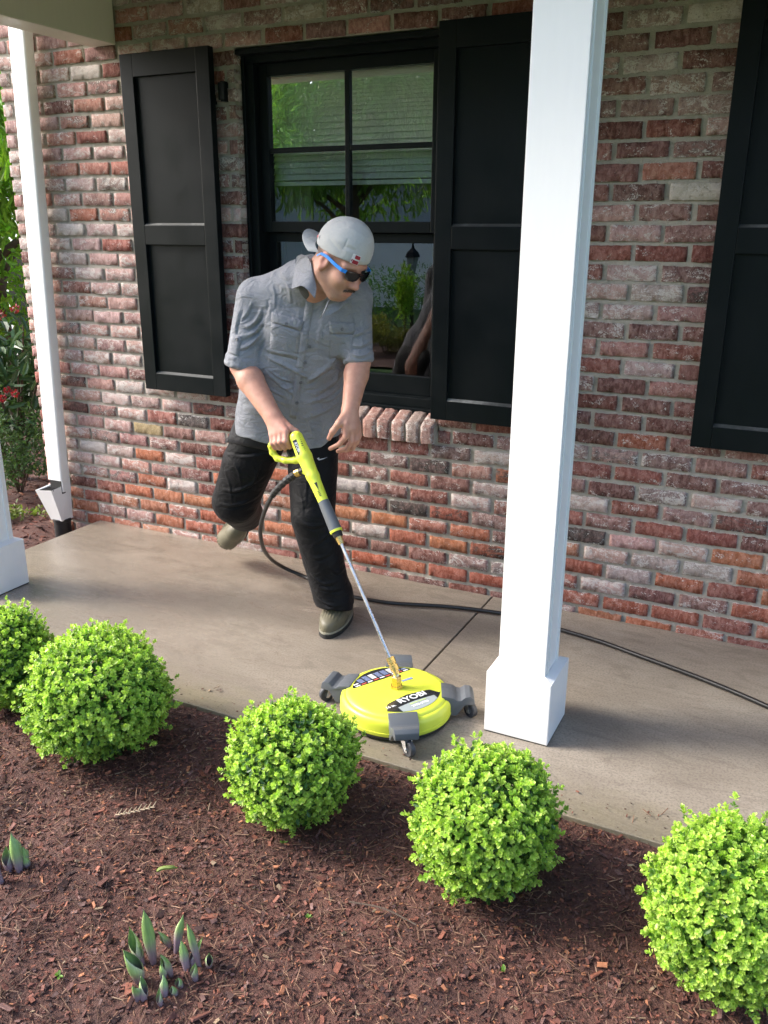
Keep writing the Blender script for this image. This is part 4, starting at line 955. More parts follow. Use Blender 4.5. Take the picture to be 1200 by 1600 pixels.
V, F = fl.mesh(1); go = obj_from(np_mesh('gun_shell', V - np.array(S3), [F]), 'gun_shell', M_lime, wand); Vgun = V; Ngun = vnormals(V, F)
tr = MB(); tr.tube([wl(p) for p in catmull([gp(459, 694), gp(452, 700), gp(450, 706), gp(454, 712)], 4)], .006, 8); tr.build('trigger', M_blackpl, wand, smooth=True)
m = MB(); m.tube([wl(q0 - ax*.024), wl(q0 - ax*.012), wl(q0 - ax*.002)], [.010, .0195, .0222], 16); m.build('end_cap', M_grey, wand, smooth=True)
# vents and print on the gun, facing the side of the shell
wv_ = (CAM - q1); wv_ = (wv_ - ax*wv_.dot(ax)).normalized(); sv_ = ax.cross(wv_)
def gunM(s, off, d): # origin along axis from q0
    o_ = q0 + ax*s + sv_*off + wv_*d - S3
    return Matrix(((ax.x, -sv_.x, wv_.x, o_.x), (ax.y, -sv_.y, wv_.y, o_.y), (ax.z, -sv_.z, wv_.z, o_.z), (0, 0, 0, 1)))
sgn = 1 if sv_.dot(cR) > 0 else -1
m = MB()
for i in range(9): m.box(-.0012, .0012, -.0045, .0045, -.002, .0006, gunM(0.006+i*.0075, sgn*.0085, .0205 + .0008*i*(1 if i < 6 else .6)))
for i in range(4): m.box(-.001, .001, -.004, .004, -.003, .0006, gunM(0.104+i*.006, -sgn*.002, .0215)); m.box(-.001, .001, -.004, .004, -.003, .0006, gunM(0.218+i*.0055, -sgn*.002, .0195))
m.build('vent', M_blackpl, wand)
m = MB(); m.box(-.029, .029, -.0075, .0075, -.003, .0012, gunM(0.042, -sgn*.010, .0238)); m.build('label', M_lab_k, wand, bevel=.001)
text_on('RYOBI', .0135, gunM(0.042, -sgn*.010, .0255), M_lab_w, wand, .03)
m = MB()
for s in (0.135, 0.185): m.prism([(0, .005), (.03, .0), (0, -.005)], gunM(s, 0, 0), .0195, .0215)
m.build('print', M_blackpl, wand)

# hose with its fittings
h0 = gp(473, 735); hose = thing('pressure_hose', 'black high pressure hose looping from the gun down along the wall base', 'hose', (0.45, -0.29, 0.0))
H0 = Vector((0.45, -0.29, 0.0)); hl = lambda p_: Vector(p_) - H0
hd = (gp(455, 744) - h0).normalized()
fz = lambda u, v: at(u, v, z=0.013)
pts = [h0 - hd*0.01, h0 + hd*.02, gp(447, 751, .0), gp(430, 768, .02), gp(415, 795, .06), gp(407, 826, .14), gp(411, 855, .27), at(424, 874, y=-0.36), at(446, 888, z=.05), fz(478, 902), fz(512, 919), fz(548, 931.5), fz(585, 938.5), fz(620, 943), fz(700, 948), fz(775, 957), fz(825, 968), fz(880, 985), fz(940, 1003), fz(1000, 1025), fz(1100, 1062), fz(1200, 1104), fz(1330, 1165)]
m = MB(); m.tube([hl(p_) for p_ in catmull(pts, 7)], .0085, 12); m.build('tube', M_hose, hose, smooth=True)
m = MB(); m.tube([hl(h0 - hd*.006), hl(h0 + hd*.012)], [.0135, .0135], 12); m.build('inlet_nut', M_blackpl, hose)
m = MB(); m.tube([hl(h0 + hd*.012), hl(h0 + hd*.016), hl(h0 + hd*.018), hl(h0 + hd*.032), hl(h0+hd*.034)], [.0125, .0125, .0145, .0145, .011], 10); m.build('brass_fitting', M_brass, hose)
m = MB(); cp = catmull([h0 + hd*.034, gp(447, 751), gp(430, 768, .02), gp(426, 774, .03)], 6)
rs = [(.0155 if i % 2 == 0 else .0128)*(1 - .25*i/len(cp)) for i in range(len(cp))]; m.tube([hl(p_) for p_ in cp], rs, 12); m.build('strain_relief', M_blackpl, hose)
# ------------------------------------------------------------------ the man
def mat_skin():
    t = NT('skin'); p_ = t.pos(); n = t.noise(p_, 45, 4, 0.6); n2 = t.noise(p_, 700, 3, 0.6); n3 = t.noise(p_, 180, 3); c = t.attr('tint')
    cc = t.mix(t.map(n, 0.3, 0.7), t.mix(1.0, c, (0.92, 0.84, 0.82), 'MULTIPLY'), t.mix(1.0, c, (1.06, 1.04, 1.02), 'MULTIPLY'))
    cc = t.mix(t.map(n3, 0.55, 0.72, 0, 0.22), cc, t.mix(1.0, c, (1.08, 0.78, 0.72), 'MULTIPLY')); cc = t.mix(t.map(n2, 0.55, 0.72, 0, 0.3), cc, t.mix(1.0, c, (0.55, 0.45, 0.40), 'MULTIPLY'))
    return t.done(cc, t.map(n3, 0.3, 0.7, 0.42, 0.6), t.bump(n2, 0.10, 0.002), spec=0.4, Subsurface_Weight=0.12, Subsurface_Radius=(0.010, 0.004, 0.002), Subsurface_Scale=1.0)
M_skin = mat_skin()
def mat_cloth(name, c1, c2, rough, weave, bumpk, crinkle=0.0, spec=0.3, cr_scale=14):
    t = NT(name); p_ = t.pos(); a = t.noise(t.scale(p_, 1, 1, 6), weave, 2, 0.6); b = t.noise(t.scale(p_, 6, 6, 1), weave*0.7, 2, 0.6); n = t.noise(p_, 9, 4)
    f = t.math('ADD', t.math('MULTIPLY', a, 0.5), t.math('MULTIPLY', b, 0.5)); c = t.mix(t.map(f, 0.35, 0.65), c1, c2); c = t.mix(t.map(n, 0.35, 0.7, 0, 0.25), c, tuple(x*0.8 for x in c1))
    nb = t.bump(t.noise(t.scale(p_, 1, 1, 1.6), cr_scale, 4, 0.55, 1.0), crinkle, 0.03) if crinkle else None
    return t.done(c, rough, t.bump(f, bumpk, 0.0015, nb), spec=spec, Sheen_Weight=0.03)
M_shirt = mat_cloth('grey_chambray', (0.175, 0.183, 0.203), (0.285, 0.297, 0.322), 0.85, 420, 0.35, 0.55)
M_trous = mat_cloth('black_nylon', (0.0026, 0.0029, 0.0036), (0.0046, 0.005, 0.0064), 0.6, 500, 0.15, 0.35, 0.16, 13)
M_capm = mat_cloth('pale_grey_twill', (0.37, 0.38, 0.375), (0.46, 0.47, 0.46), 0.9, 520, 0.3, 0.22)
M_hair = simple('dark_hair', (0.06, 0.036, 0.022), 0.6, 0.4, 200, 0.5, bscale=500)
M_tee = simple('grey_tee', (0.09, 0.09, 0.095), 0.9, 0.1, 60, 0.1)
M_btn = simple('button', (0.10, 0.105, 0.12), 0.35, 0.1, 60, 0.02)
man = thing('person', 'person in grey shirt and backwards pale cap stooping over the wand in mid step', 'person', (0.55, -0.60, 0.0))
MO = np.array((0.55, -0.60, 0.0))
def child(V, F, name, mat, parent=None, smooth=True, attrs=None, **kw):
    return obj_from(np_mesh(name, np.asarray(V) - MO, [F] if not isinstance(F, list) else F, smooth, attrs), name, mat, parent or man, **kw)
A3 = lambda u, v, y: np.array(at(u, v, y=y))
# head frame
cf = np.array((0.48, -0.877, 0)); rg = np.array((0.877, 0.48, 0)); yw, pt = math.radians(47), math.radians(33)
hh = cf*math.cos(yw) + rg*math.sin(yw); HF = hh*math.cos(pt) - np.array((0, 0, 1))*math.sin(pt); HU = hh*math.sin(pt) + np.array((0, 0, 1))*math.cos(pt); HL = np.cross(HU, HF)
rl = math.radians(4); HU, HL = HU*math.cos(rl) + HL*math.sin(rl), HL*math.cos(rl) - HU*math.sin(rl)
HR = np.stack([HF, HL, HU], 1); HS = 0.905
HO = A3(506, 407, -0.845) - HR @ (np.array((-0.004, -0.080, -0.004))*HS)
Hp = lambda x, y, z: HO + HR @ (np.array((x, y, z))*HS)
# torso frame
tl = np.array((0.924, 0.383, 0)); PV = np.array((0.295, -0.515, 0.86))
neck = np.array((0.497, -0.685, 1.375)); Rsh = np.array((0.292, -0.70, 1.308)); Lsh = np.array((0.620, -0.565, 1.315))
Rel = np.array((0.243, -0.738, 1.065)); Lel = np.array((0.660, -0.60, 1.095)); Rwr = A3(427, 652, -0.815); Lwr = A3(547, 640, -0.69)
Lhip = np.array((0.385, -0.475, 0.81)); Rhip = np.array((0.205, -0.55, 0.81)); Lkn = np.array((0.452, -0.60, 0.465)); Lan = np.array((0.530, -0.572, 0.085)); Rkn = np.array((0.050, -0.56, 0.462)); Ran = A3(383, 803, -0.37)

# ---- body: one skin
B = Field((-0.42, -1.0, 0.0), (0.95, -0.12, 1.70), 0.004)
B.cone(PV + (0, .02, 0), PV*0.5 + neck*0.5 + (0, .03, 0), .095, .085, .03); B.cone(PV*0.5 + neck*0.5 + (0, .03, 0), neck - (0.03, -0.04, .08), .085, .07, .04)
B.cone(Rsh + (.01, .01, -.01), Lsh + (-.01, .01, -.01), .045, .045, .02); B.cone(Lhip, Rhip, .085, .085, .03)
B.chain([Lhip, Lkn, Lan], [.075, .052, .040], .02); B.chain([Rhip, Rkn, Ran], [.075, .052, .040], .02)
B.cone(Lan, Lan + (.02, -.06, -.045), .034, .026, .01); B.cone(Ran, Ran + (-.03, .04, -.06), .034, .028, .01)
# arms
for sh, el, wr, re, rw in ((Rsh, Rel, Rwr, .049, .0325), (Lsh, Lel, Lwr, .044, .030)):
    B.cone(sh, el, .045, .042, .02); md = el + (wr-el)*0.28
    B.cone(el, md, .043, re, .012); B.cone(md, wr, re, rw, .012)
# neck and head
B.cone(neck - (0.02, -0.02, 0.05), Hp(-.028, 0, -.035), .066, .060, .02)
B.ell(Hp(-.008, 0, .040), (.099*HS, .078*HS, .098*HS), HR, .02)
B.ell(Hp(.030, 0, -.050), (.070*HS, .061*HS, .076*HS), HR, .03)
B.ell(Hp(.064, 0, -.098), (.030*HS, .034*HS, .025*HS), HR, .02)
for s in (-1, 1):
    B.cone(Hp(-.012, s*.058, -.055), Hp(.058, s*.026, -.104), .020, .016, .02)          # jaw line
    B.ell(Hp(.066, s*.040, -.028), (.026, .022, .024), HR, .02)                          # cheek
    B.cone(Hp(.084, s*.010, .030), Hp(.072, s*.050, .026), .013, .012, .012)            # brow
    B.ell(Hp(.0945, s*.033, .004), (.017, .021, .013), HR, .010, True)                  # socket
    B.ell(Hp(-.004, s*.079, -.004), (.021, .0085, .033), HR, .006)                       # ear
    B.ell(Hp(.003, s*.088, 0.002), (.011, .006, .019), HR, .004, True)
    B.ell(Hp(-.004, s*.081, -.032), (.009, .007, .010), HR, .005)
B.cone(Hp(.090, 0, .012), Hp(.112, 0, -.030), .0085, .0125, .010); B.ell(Hp(.116, 0, -.032), (.012, .011, .0105), HR, .006)
for s in (-1, 1): B.ell(Hp(.104, s*.012, -.036), (.011, .0085, .008), HR, .006)
B.cone(Hp(.094, -.018, -.066), Hp(.094, .018, -.066), .0075, .0075, .006); B.cone(Hp(.092, -.016, -.0785), Hp(.092, .016, -.0785), .0085, .0085, .007)
B.cone(Hp(.104, -.02, -.0725), Hp(.104, .02, -.0725), .0028, .0028, .003, True)
# right hand closed on the grip
gA, gB = np.array(gp(460, 684)), np.array(gp(424, 690)); gx = (gA-gB)/np.linalg.norm(gA-gB); gc = np.array(gp(442.5, 687)); nc = np.array(CAM) - gc; nc = nc - gx*(nc@gx); nc /= np.linalg.norm(nc); gu = np.cross(nc, gx); gu = gu if gu[2] > 0 else -gu
for off, ln in ((.030, 1.0), (.0095, 1.06), (-.011, 1.0), (-.030, .88)):
    b = gc + gx*off; K = b + gu*.026*ln + nc*.017; P1 = b + nc*.0285*ln - gu*.006; P2 = b + nc*.012 - gu*.0275*ln; P3 = b - nc*.014 - gu*.021
    B.cone(Rwr + (gx*off*0.35), K, .0205, .0135, .012); B.chain([K, P1, P2, P3], [.0122, .0110, .0100, .0088], .0035)
B.cone(Rwr, gc + gu*.03 + nc*.004, .028, .022, .012)
B.chain([Rwr + gx*.012 - nc*.004, gc + gx*.034 + gu*.034 - nc*.006, gc + gx*.050 + gu*.020 - nc*.014, gc + gx*.052 + gu*.002 - nc*.022], [.019, .0135, .0118, .0095], .006)
# left hand hanging loosely
LK = [A3(540, 663, -.735), A3(547, 669, -.718), A3(554, 669, -.700), A3(559, 664, -.682)]
LP = [[A3(540, 682, -.742), A3(530, 694, -.745), A3(516, 701, -.742)], [A3(550, 689, -.722), A3(541, 702, -.722), A3(528, 705, -.72)], [A3(557, 687, -.70), A3(551, 700, -.70), A3(540, 704, -.695)], [A3(561, 680, -.68), A3(557, 692, -.678), A3(548, 697, -.675)]]
for K, ch in zip(LK, LP):
    B.cone(Lwr, K, .021, .0135, .012); B.chain([K] + ch, [.0125, .0108, .0098, .0082], .0035)
B.cone(Lwr, (LK[1]+LK[2])/2, .025, .020, .014)
B.chain([Lwr + (A3(540, 648, -.715)-Lwr)*.7, A3(530, 661, -.745), A3(520, 674, -.752), A3(514, 685, -.752)], [.019, .0135, .0115, .0090], .006)
V, F = B.mesh(1); del B
N = vnormals(V, F)
L = (V - HO) @ HR/HS; hd_ = np.linalg.norm(V - HO, axis=1) < 0.20
C = np.tile((0.50, 0.275, 0.200), (len(V), 1)); 
face = hd_ & (L[:, 2] < .05)
sm = lambda x, a, b: np.clip((x-a)/(b-a), 0, 1)
red = np.exp(-(((L[:, 0]-.114)/.022)**2 + (L[:, 1]/.02)**2 + ((L[:, 2]+.032)/.02)**2))*face; C = C*(1-.5*red[:, None]) + np.array((0.52, 0.20, 0.15))*.5*red[:, None]
ear = np.exp(-(((np.abs(L[:, 1])-.083)/.012)**2 + ((L[:, 0]+.002)/.025)**2))*face; C = C*(1-.35*ear[:, None]) + np.array((0.50, 0.19, 0.15))*.35*ear[:, None]
stub = sm(-L[:, 2], .022, .05)*sm(L[:, 0], -.055, .0)*face*(1-np.exp(-(((L[:, 2]+.073)/.011)**2 + (L[:, 1]/.024)**2 + ((L[:, 0]-.1)/.02)**2))); C = C*(1-.5*stub[:, None]) + np.array((0.20, 0.15, 0.105))*.5*stub[:, None]
side = sm(L[:, 2], -.012, .012)*sm(-L[:, 0], -.055, -.02)*face*(np.abs(L[:, 1]) > .055)*(ear < .35); C = C*(1-.7*side[:, None]) + np.array((0.11, 0.075, 0.05))*.7*side[:, None]
back = sm(-L[:, 0], .035, .07)*sm(L[:, 2], -.055, -.02)*face; C = C*(1-.7*back[:, None]) + np.array((0.10, 0.07, 0.045))*.7*back[:, None]
lip = np.exp(-(((L[:, 2]+.073)/.011)**2 + (L[:, 1]/.02)**2 + ((L[:, 0]-.1)/.016)**2))*face; C = C*(1-.55*lip[:, None]) + np.array((0.42, 0.15, 0.13))*.55*lip[:, None]
hR = np.exp(-(np.linalg.norm(V - (gc+gu*.015), axis=1)/.055)**2); C = C*(1-.5*hR[:, None]) + np.array((0.56, 0.25, 0.21))*.5*hR[:, None]
hL = np.exp(-(np.linalg.norm(V - LP[1][1], axis=1)/.05)**2); C = C*(1-.4*hL[:, None]) + np.array((0.55, 0.26, 0.20))*.4*hL[:, None]
child(V, F, 'body', M_skin, attrs={'tint': C})

# ---- picking a point of a garment under a picture position (used once, to lay folds and seams on its surface)
class Surf:
    def __init__(s, V, F): s.V = V; s.F = F; s.N = vnormals(V, F); s.upd()
    def upd(s):
        d = s.V - np.array(CAM); s.z = d @ np.array(cF); s.u = 600 + FPX*(d @ np.array(cR))/s.z; s.w = 800 - FPX*(d @ np.array(cU))/s.z
    def pick(s, u, v, r=4.0, off=0.0):
        while True:
            m = np.flatnonzero(((s.u-u)**2 + (s.w-v)**2 < r*r) & (s.N @ np.array(cF) < 0.25))
            if len(m) >= 2 or r > 30: break
            r *= 1.5
        if len(m) == 0: m = np.array([np.argmin((s.u-u)**2 + (s.w-v)**2)])
        z0 = s.z[m].min(); m = m[s.z[m] < z0 + 0.03]; wt = np.exp(-((s.u[m]-u)**2 + (s.w[m]-v)**2)/(r*r*0.25)) + 1e-6
        p_ = (s.V[m]*wt[:, None]).sum(0)/wt.sum(); n_ = (s.N[m]*wt[:, None]).sum(0); n_ /= np.linalg.norm(n_) + 1e-9
        d = np.array(ray(u, v).normalized()); t_ = (p_ - np.array(CAM)) @ d; q = np.array(CAM) + d*t_ ; p_ = 0.5*p_ + 0.5*q if np.linalg.norm(q-p_) < .03 else p_
        return p_ + n_*off, n_
    def fold(s, pts, amp, w):
        pl = [s.pick(*p_)[0] for p_ in pts]; s.V = stroke(s.V, s.N, catmull([Vector(q) for q in pl], 4), amp, w)
    def patch(s, quad, nu, nv, off, th):
        """quad: 4 picture corners (tl,tr,br,bl) -> thin raised piece of cloth following the surface"""
        a, b, c, d = [np.array(q, float) for q in quad]; G = []
        for j in range(nv+1):
            for i in range(nu+1):
                x, y = i/nu, j/nv; q = (a*(1-x)+b*x)*(1-y) + (d*(1-x)+c*x)*y; p_, n_ = s.pick(q[0], q[1], 5.0); G.append((p_, n_))
        P = np.array([g[0] for g in G]); Nn = np.array([g[1] for g in G]); k = nu+1
        for _ in range(2):                                   # relax jitter
            Q = P.reshape(nv+1, k, 3).copy(); Q[:, 1:-1] = (Q[:, 1:-1]*2 + Q[:, :-2] + Q[:, 2:])/4; Q[1:-1] = (Q[1:-1]*2 + Q[:-2] + Q[2:])/4; P = Q.reshape(-1, 3)
        edge = np.array([(i in (0, nu) or j in (0, nv)) for j in range(nv+1) for i in range(nu+1)])
        top = P + Nn*(off + np.where(edge, th*0.55, th))[:, None]; bot = P + Nn*(off - 0.004); n = len(P)
        F = [(j*k+i, (j+1)*k+i, (j+1)*k+i+1, j*k+i+1) for j in range(nv) for i in range(nu)]
        ring = [i for i in range(nu+1)] + [j*k+nu for j in range(1, nv+1)] + [nv*k+i for i in range(nu-1, -1, -1)] + [j*k for j in range(nv-1, 0, -1)]
        F += [(ring[i], ring[(i+1) % len(ring)], n+ring[(i+1) % len(ring)], n+ring[i]) for i in range(len(ring))]
        return np.concatenate([top, bot]), np.array(F)

# ---- shirt
S = Field((-0.02, -0.98, 0.70), (0.86, -0.30, 1.52), 0.004)
def bar(c, a, r, k, fwd=0.0): S.cone(c - tl*a, c + tl*a, r, r, k)
bar(A3(484, 470, -.645), .105, .075, .03); bar(A3(482, 505, -.625), .070, .116, .05); bar(A3(470, 555, -.595), .072, .118, .06); bar(A3(456, 605, -.565), .085, .117, .06); bar(A3(450, 650, -.535), .090, .118, .06); bar(A3(450, 690, -.525), .092, .120, .05)
S.cone(Rsh, Rel + (Rel-Rsh)*-.10, .072, .062, .035); S.cone(Lsh, Lel + (Lsh-Lel)*.12, .066, .053, .03)
S.cone(Rsh + (.02, 0, .005), neck - (.03, 0, .0), .066, .068, .03); S.cone(Lsh, neck - (.01, .02, 0), .062, .068, .03)
S.cone(neck - (0.015, -0.02, .03), neck + (Hp(-.03, 0, -.04)-neck)*.32, .083, .074, .02)
# rolled cuffs
def ring(c, axis, R, r, k=.006, n=16, sub=False):
    axis = axis/np.linalg.norm(axis); a = np.cross(axis, (0.3, 0.1, .9)); a /= np.linalg.norm(a); b = np.cross(axis, a)
    P = [c + (a*math.cos(2*PI*i/n) + b*math.sin(2*PI*i/n))*R for i in range(n+1)]
    for i in range(n): S.cone(P[i], P[i+1], r, r, k, sub)
ua = Rel - Rsh; ring(Rel - ua*.02, ua, .053, .0145); ring(Rel - ua*.10, ua, .054, .013); la = Lel - Lsh; ring(Lel - la*.02, la, .043, .013); ring(Lel-la*.10, la, .044, .012)
S.cone(Rel + ua*.03, Rel + ua*.25, .049, .045, .006, True); S.cone(Lel + la*.04, Lel + la*.25, .041, .040, .006, True)
# hem: curved shirt tails, parted below the last button
hc = A3(450, 655, -.54); ux_ = tl[:2]
def hemf(X, Y, Z):
    a = (X-hc[0])*tl[0] + (Y-hc[1])*tl[1]; fr = (X-hc[0])*tl[1] - (Y-hc[1])*tl[0]       # fr>0 towards the viewer
    front = np.clip(fr/.05, 0, 1)
    h = 0.765 + 0.02*np.sin(a*9) - .055*np.clip((a-.02)/.08, 0, 1) + .045*np.clip((a-.13)/.05, 0, 1) + 0.03*np.clip((-a-.06)/.08, 0, 1)
    part = np.clip((.145 - np.abs((Z-.715)))/.14, 0, 1)
    gap = .075 - np.abs(a - (.030 - .0*Z))*2.1
    h = h + front*np.clip(gap, 0, 1)*0.9
    return (h - Z)*np.ones_like(X)
S.cut(hemf, .006)
V, F = S.mesh(2); sh = Surf(V, F); del S
# folds: (picture polyline, height, width)
FO = [([(412, 555), (440, 568), (470, 585), (478, 590)], .010, .012), ([(415, 545), (445, 552), (475, 560)], .007, .011), ([(408, 570), (430, 595), (452, 612), (462, 618)], .011, .013), ([(400, 590), (425, 620), (448, 634)], .009, .013),
      ([(545, 545), (520, 565), (490, 590), (478, 598)], .008, .012), ([(545, 560), (525, 590), (495, 615)], .008, .013), ([(540, 590), (515, 615), (480, 630)], .006, .012), ([(535, 620), (510, 640), (470, 655)], .006, .014),
      ([(410, 480), (402, 500), (385, 515)], .009, .010), ([(412, 500), (398, 518), (372, 530)], .010, .010), ([(410, 515), (395, 535), (368, 545)], .008, .010), ([(380, 460), (372, 490), (366, 520)], .004, .016), ([(404, 440), (420, 470), (412, 505)], -.006, .009),
      ([(425, 425), (440, 450), (436, 480)], .004, .012), ([(540, 470), (552, 500), (550, 525)], -.006, .009), ([(548, 525), (562, 520), (578, 510)], .008, .009), ([(550, 540), (565, 540), (580, 530)], .008, .009), ([(552, 555), (566, 556), (580, 548)], .006, .008),
      ([(415, 530), (406, 548), (404, 575)], -.008, .010), ([(470, 470), (468, 500), (478, 520)], .004, .012), ([(430, 640), (450, 655), (455, 668)], .006, .010), ([(500, 640), (505, 665), (500, 685)], .006, .012), ([(480, 650), (488, 670), (492, 688)], .005, .010), ([(440, 600), (452, 625), (456, 645)], .005, .012)]
FO += [([(418, 575), (438, 590), (455, 596)], .006, .006), ([(422, 560), (448, 574), (468, 578)], .006, .006), ([(404, 585), (420, 606), (440, 618)], .007, .007), ([(430, 600), (446, 606), (460, 604)], .004, .006), ([(540, 552), (515, 575), (500, 582)], .006, .006), ([(543, 572), (520, 600), (505, 606)], .006, .007), ([(537, 605), (520, 622), (500, 628)], .005, .007),
       ([(378, 480), (370, 505), (368, 525)], .005, .007), ([(395, 470), (385, 490), (375, 500)], .005, .007), ([(408, 490), (390, 508), (378, 512)], .006, .006), ([(404, 525), (388, 540), (376, 545)], .006, .006), ([(440, 425), (452, 450), (455, 475)], .005, .008), ([(425, 440), (430, 462), (428, 482)], .004, .007), ([(505, 500), (498, 530), (500, 556)], .004, .009), ([(560, 480), (568, 500), (566, 520)], .005, .007), ([(556, 500), (566, 530), (560, 552)], .005, .006), ([(485, 600), (500, 625), (505, 645)], .005, .008), ([(512, 630), (518, 655), (514, 680)], .005, .007), ([(410, 620), (425, 640), (440, 648)], .005, .007)]
for pts_, a_, w_ in FO:
    sh.fold(pts_, a_, w_*.8)
    sh.fold([(x+2.0, y+4) for x, y in pts_], -a_*.8, w_*.6)
sh.N = vnormals(sh.V, sh.F); sh.upd()
shirt = child(sh.V, sh.F, 'shirt', M_shirt)
def cloth(quad, nu, nv, off, th, name, par, mat=None):
    V_, F_ = sh.patch(quad, nu, nv, off, th); o = child(V_, F_, name, mat or M_shirt, par); return o
cloth([(478, 470), (490, 474), (462, 655), (452, 651)], 3, 26, 0.0, .0032, 'placket', shirt)
cloth([(425, 487), (476, 502), (470, 517), (424, 503)], 9, 4, 0.001, .004, 'pocket_flap', shirt); cloth([(513, 502), (556, 505), (553, 522), (515, 521)], 8, 4, 0.001, .004, 'pocket_flap', shirt)
cloth([(424, 503), (470, 516), (463, 562), (421, 552)], 8, 8, 0.0, .0018, 'pocket', shirt); cloth([(515, 520), (552, 522), (549, 562), (514, 560)], 7, 7, 0.0, .0018, 'pocket', shirt)
cloth([(362, 520), (378, 526), (372, 557), (358, 552)], 3, 6, 0.001, .004, 'sleeve_tab', shirt)
for (u, v) in ((484, 541), (477, 566), (470, 597), (464, 629), (448, 506), (534, 514), (371, 530)):
    p_, n_ = sh.pick(u, v); Mq = Matrix.Translation(Vector(p_ - MO + n_*.004)) @ Vector(n_).to_track_quat('Z', 'Y').to_matrix().to_4x4(); m = MB(); m.lathe([(.0062, -.002), (.0065, .0012), (.0048, .0020), (.0040, .0014), (.0, .0014)][:4], 14, Mq); m.build('button', M_btn, shirt, smooth=True)
# collar: stand-up leaf turned down to a point
def leaf_collar(P, th=.004):
    P = np.array(P); nv, nu = P.shape[:2]; Q = P.reshape(-1, 3); e1_ = P[0, -1]-P[0, 0]; e2_ = P[-1, 0]-P[0, 0]; n_ = np.cross(e1_, e2_); n_ /= np.linalg.norm(n_); 
    if n_ @ (np.array(CAM)-Q[0]) < 0: n_ = -n_
    V_ = np.concatenate([Q + n_*th*.5, Q - n_*th*.5]); n = len(Q); F_ = [(j*nu+i, j*nu+i+1, (j+1)*nu+i+1, (j+1)*nu+i) for j in range(nv-1) for i in range(nu-1)]; F_ += [(n+a, n+d, n+c, n+b) for a, b, c, d in F_]
    ring_ = [i for i in range(nu)] + [j*nu+nu-1 for j in range(1, nv)] + [(nv-1)*nu+i for i in range(nu-2, -1, -1)] + [j*nu for j in range(nv-2, 0, -1)]
    F_ += [(ring_[i], ring_[(i+1) % len(ring_)], n+ring_[(i+1) % len(ring_)], n+ring_[i]) for i in range(len(ring_))]; return V_, np.array(F_)
def lerp_rows(rows, n):
    out = []
    for r_ in rows: out.append([np.array(q) for q in catmull([Vector(p_) for p_ in r_], n)])
    return out
rowsR = [[A3(464, 401, -.735), A3(472, 398, -.775), A3(481, 402, -.80), A3(487, 414, -.815), A3(491, 434, -.82)],
         [A3(459, 424, -.765), A3(467, 425, -.80), A3(478, 428, -.822), A3(487, 437, -.835), A3(494, 450, -.835)],
         [A3(456, 452, -.785), A3(463, 449, -.815), A3(472, 447, -.84), A3(482, 454, -.85), A3(492, 466, -.845)]]
V_, F_ = leaf_collar(lerp_rows(rowsR, 4)); child(V_, F_, 'collar', M_shirt, shirt)
rowsL = [[A3(513, 470, -.79), A3(530, 455, -.74), A3(548, 438, -.68)], [A3(508, 482, -.80), A3(528, 470, -.76), A3(550, 452, -.70)], [A3(501, 497, -.795), A3(524, 486, -.775), A3(545, 470, -.725)]]
V_, F_ = leaf_collar(lerp_rows(rowsL, 5)); child(V_, F_, 'collar', M_shirt, shirt)
tf = Field(neck - .16, neck + .16, .004); tf.cone(neck - (0.01, -0.015, .05), neck + (Hp(-.03, 0, -.04)-neck)*.20 + (.012, -.02, -.012), .060, .058, .01); Vt, Ft = tf.mesh(1); child(Vt, Ft, 'undershirt', M_tee)

# ---- trousers
Tq = Field((-0.36, -0.86, 0.03), (0.72, -0.14, 0.98), 0.0045)
pc = A3(448, 655, -.525); Tq.cone(pc - tl*.075, pc + tl*.075, .108, .108, .04); Tq.cone(pc - tl*.07 + (0, 0, .06), pc + tl*.07 + (0, 0, .06), .10, .10, .04)
Lm = (Lhip + Lkn)/2; Ls1 = Lkn + (Lan-Lkn)*.45; Ls2 = Lkn + (Lan-Lkn)*.86
Tq.chain([Lhip - (0, 0, .02), Lm, Lkn, Ls1, Ls2, Lan + (.004, -.008, .018)], [.105, .098, .087, .082, .077, .076], .006)
Tq.cone(Lan + (.008, .055, .012), Lan + (.004, .02, .06), .045, .055, .03)
Rm = (Rhip + Rkn)/2 + (0, -.01, 0); Tq.chain([Rhip - (0, 0, .02), Rm, Rkn, Rkn + (Ran-Rkn)*.5, Ran + (Rkn-Ran)*.05], [.107, .105, .096, .086, .082], .008)
Tq.cone(Lan + (0, 0, .01), Lan - (0, 0, .10), .058, .058, .004, True)
shd_ = (Ran - Rkn)/np.linalg.norm(Ran - Rkn)
Tq.cut(lambda X, Y, Z: np.where(X > .3, (.080 - .28*(Y + .57)) - Z, -1.0), .004)
Tq.cut(lambda X, Y, Z: np.where(X < .12, (X-Ran[0])*shd_[0] + (Y-Ran[1])*shd_[1] + (Z-Ran[2])*shd_[2] - .012, -1.0), .004)
V, F = Tq.mesh(2); del Tq; ts = Surf(V, F)
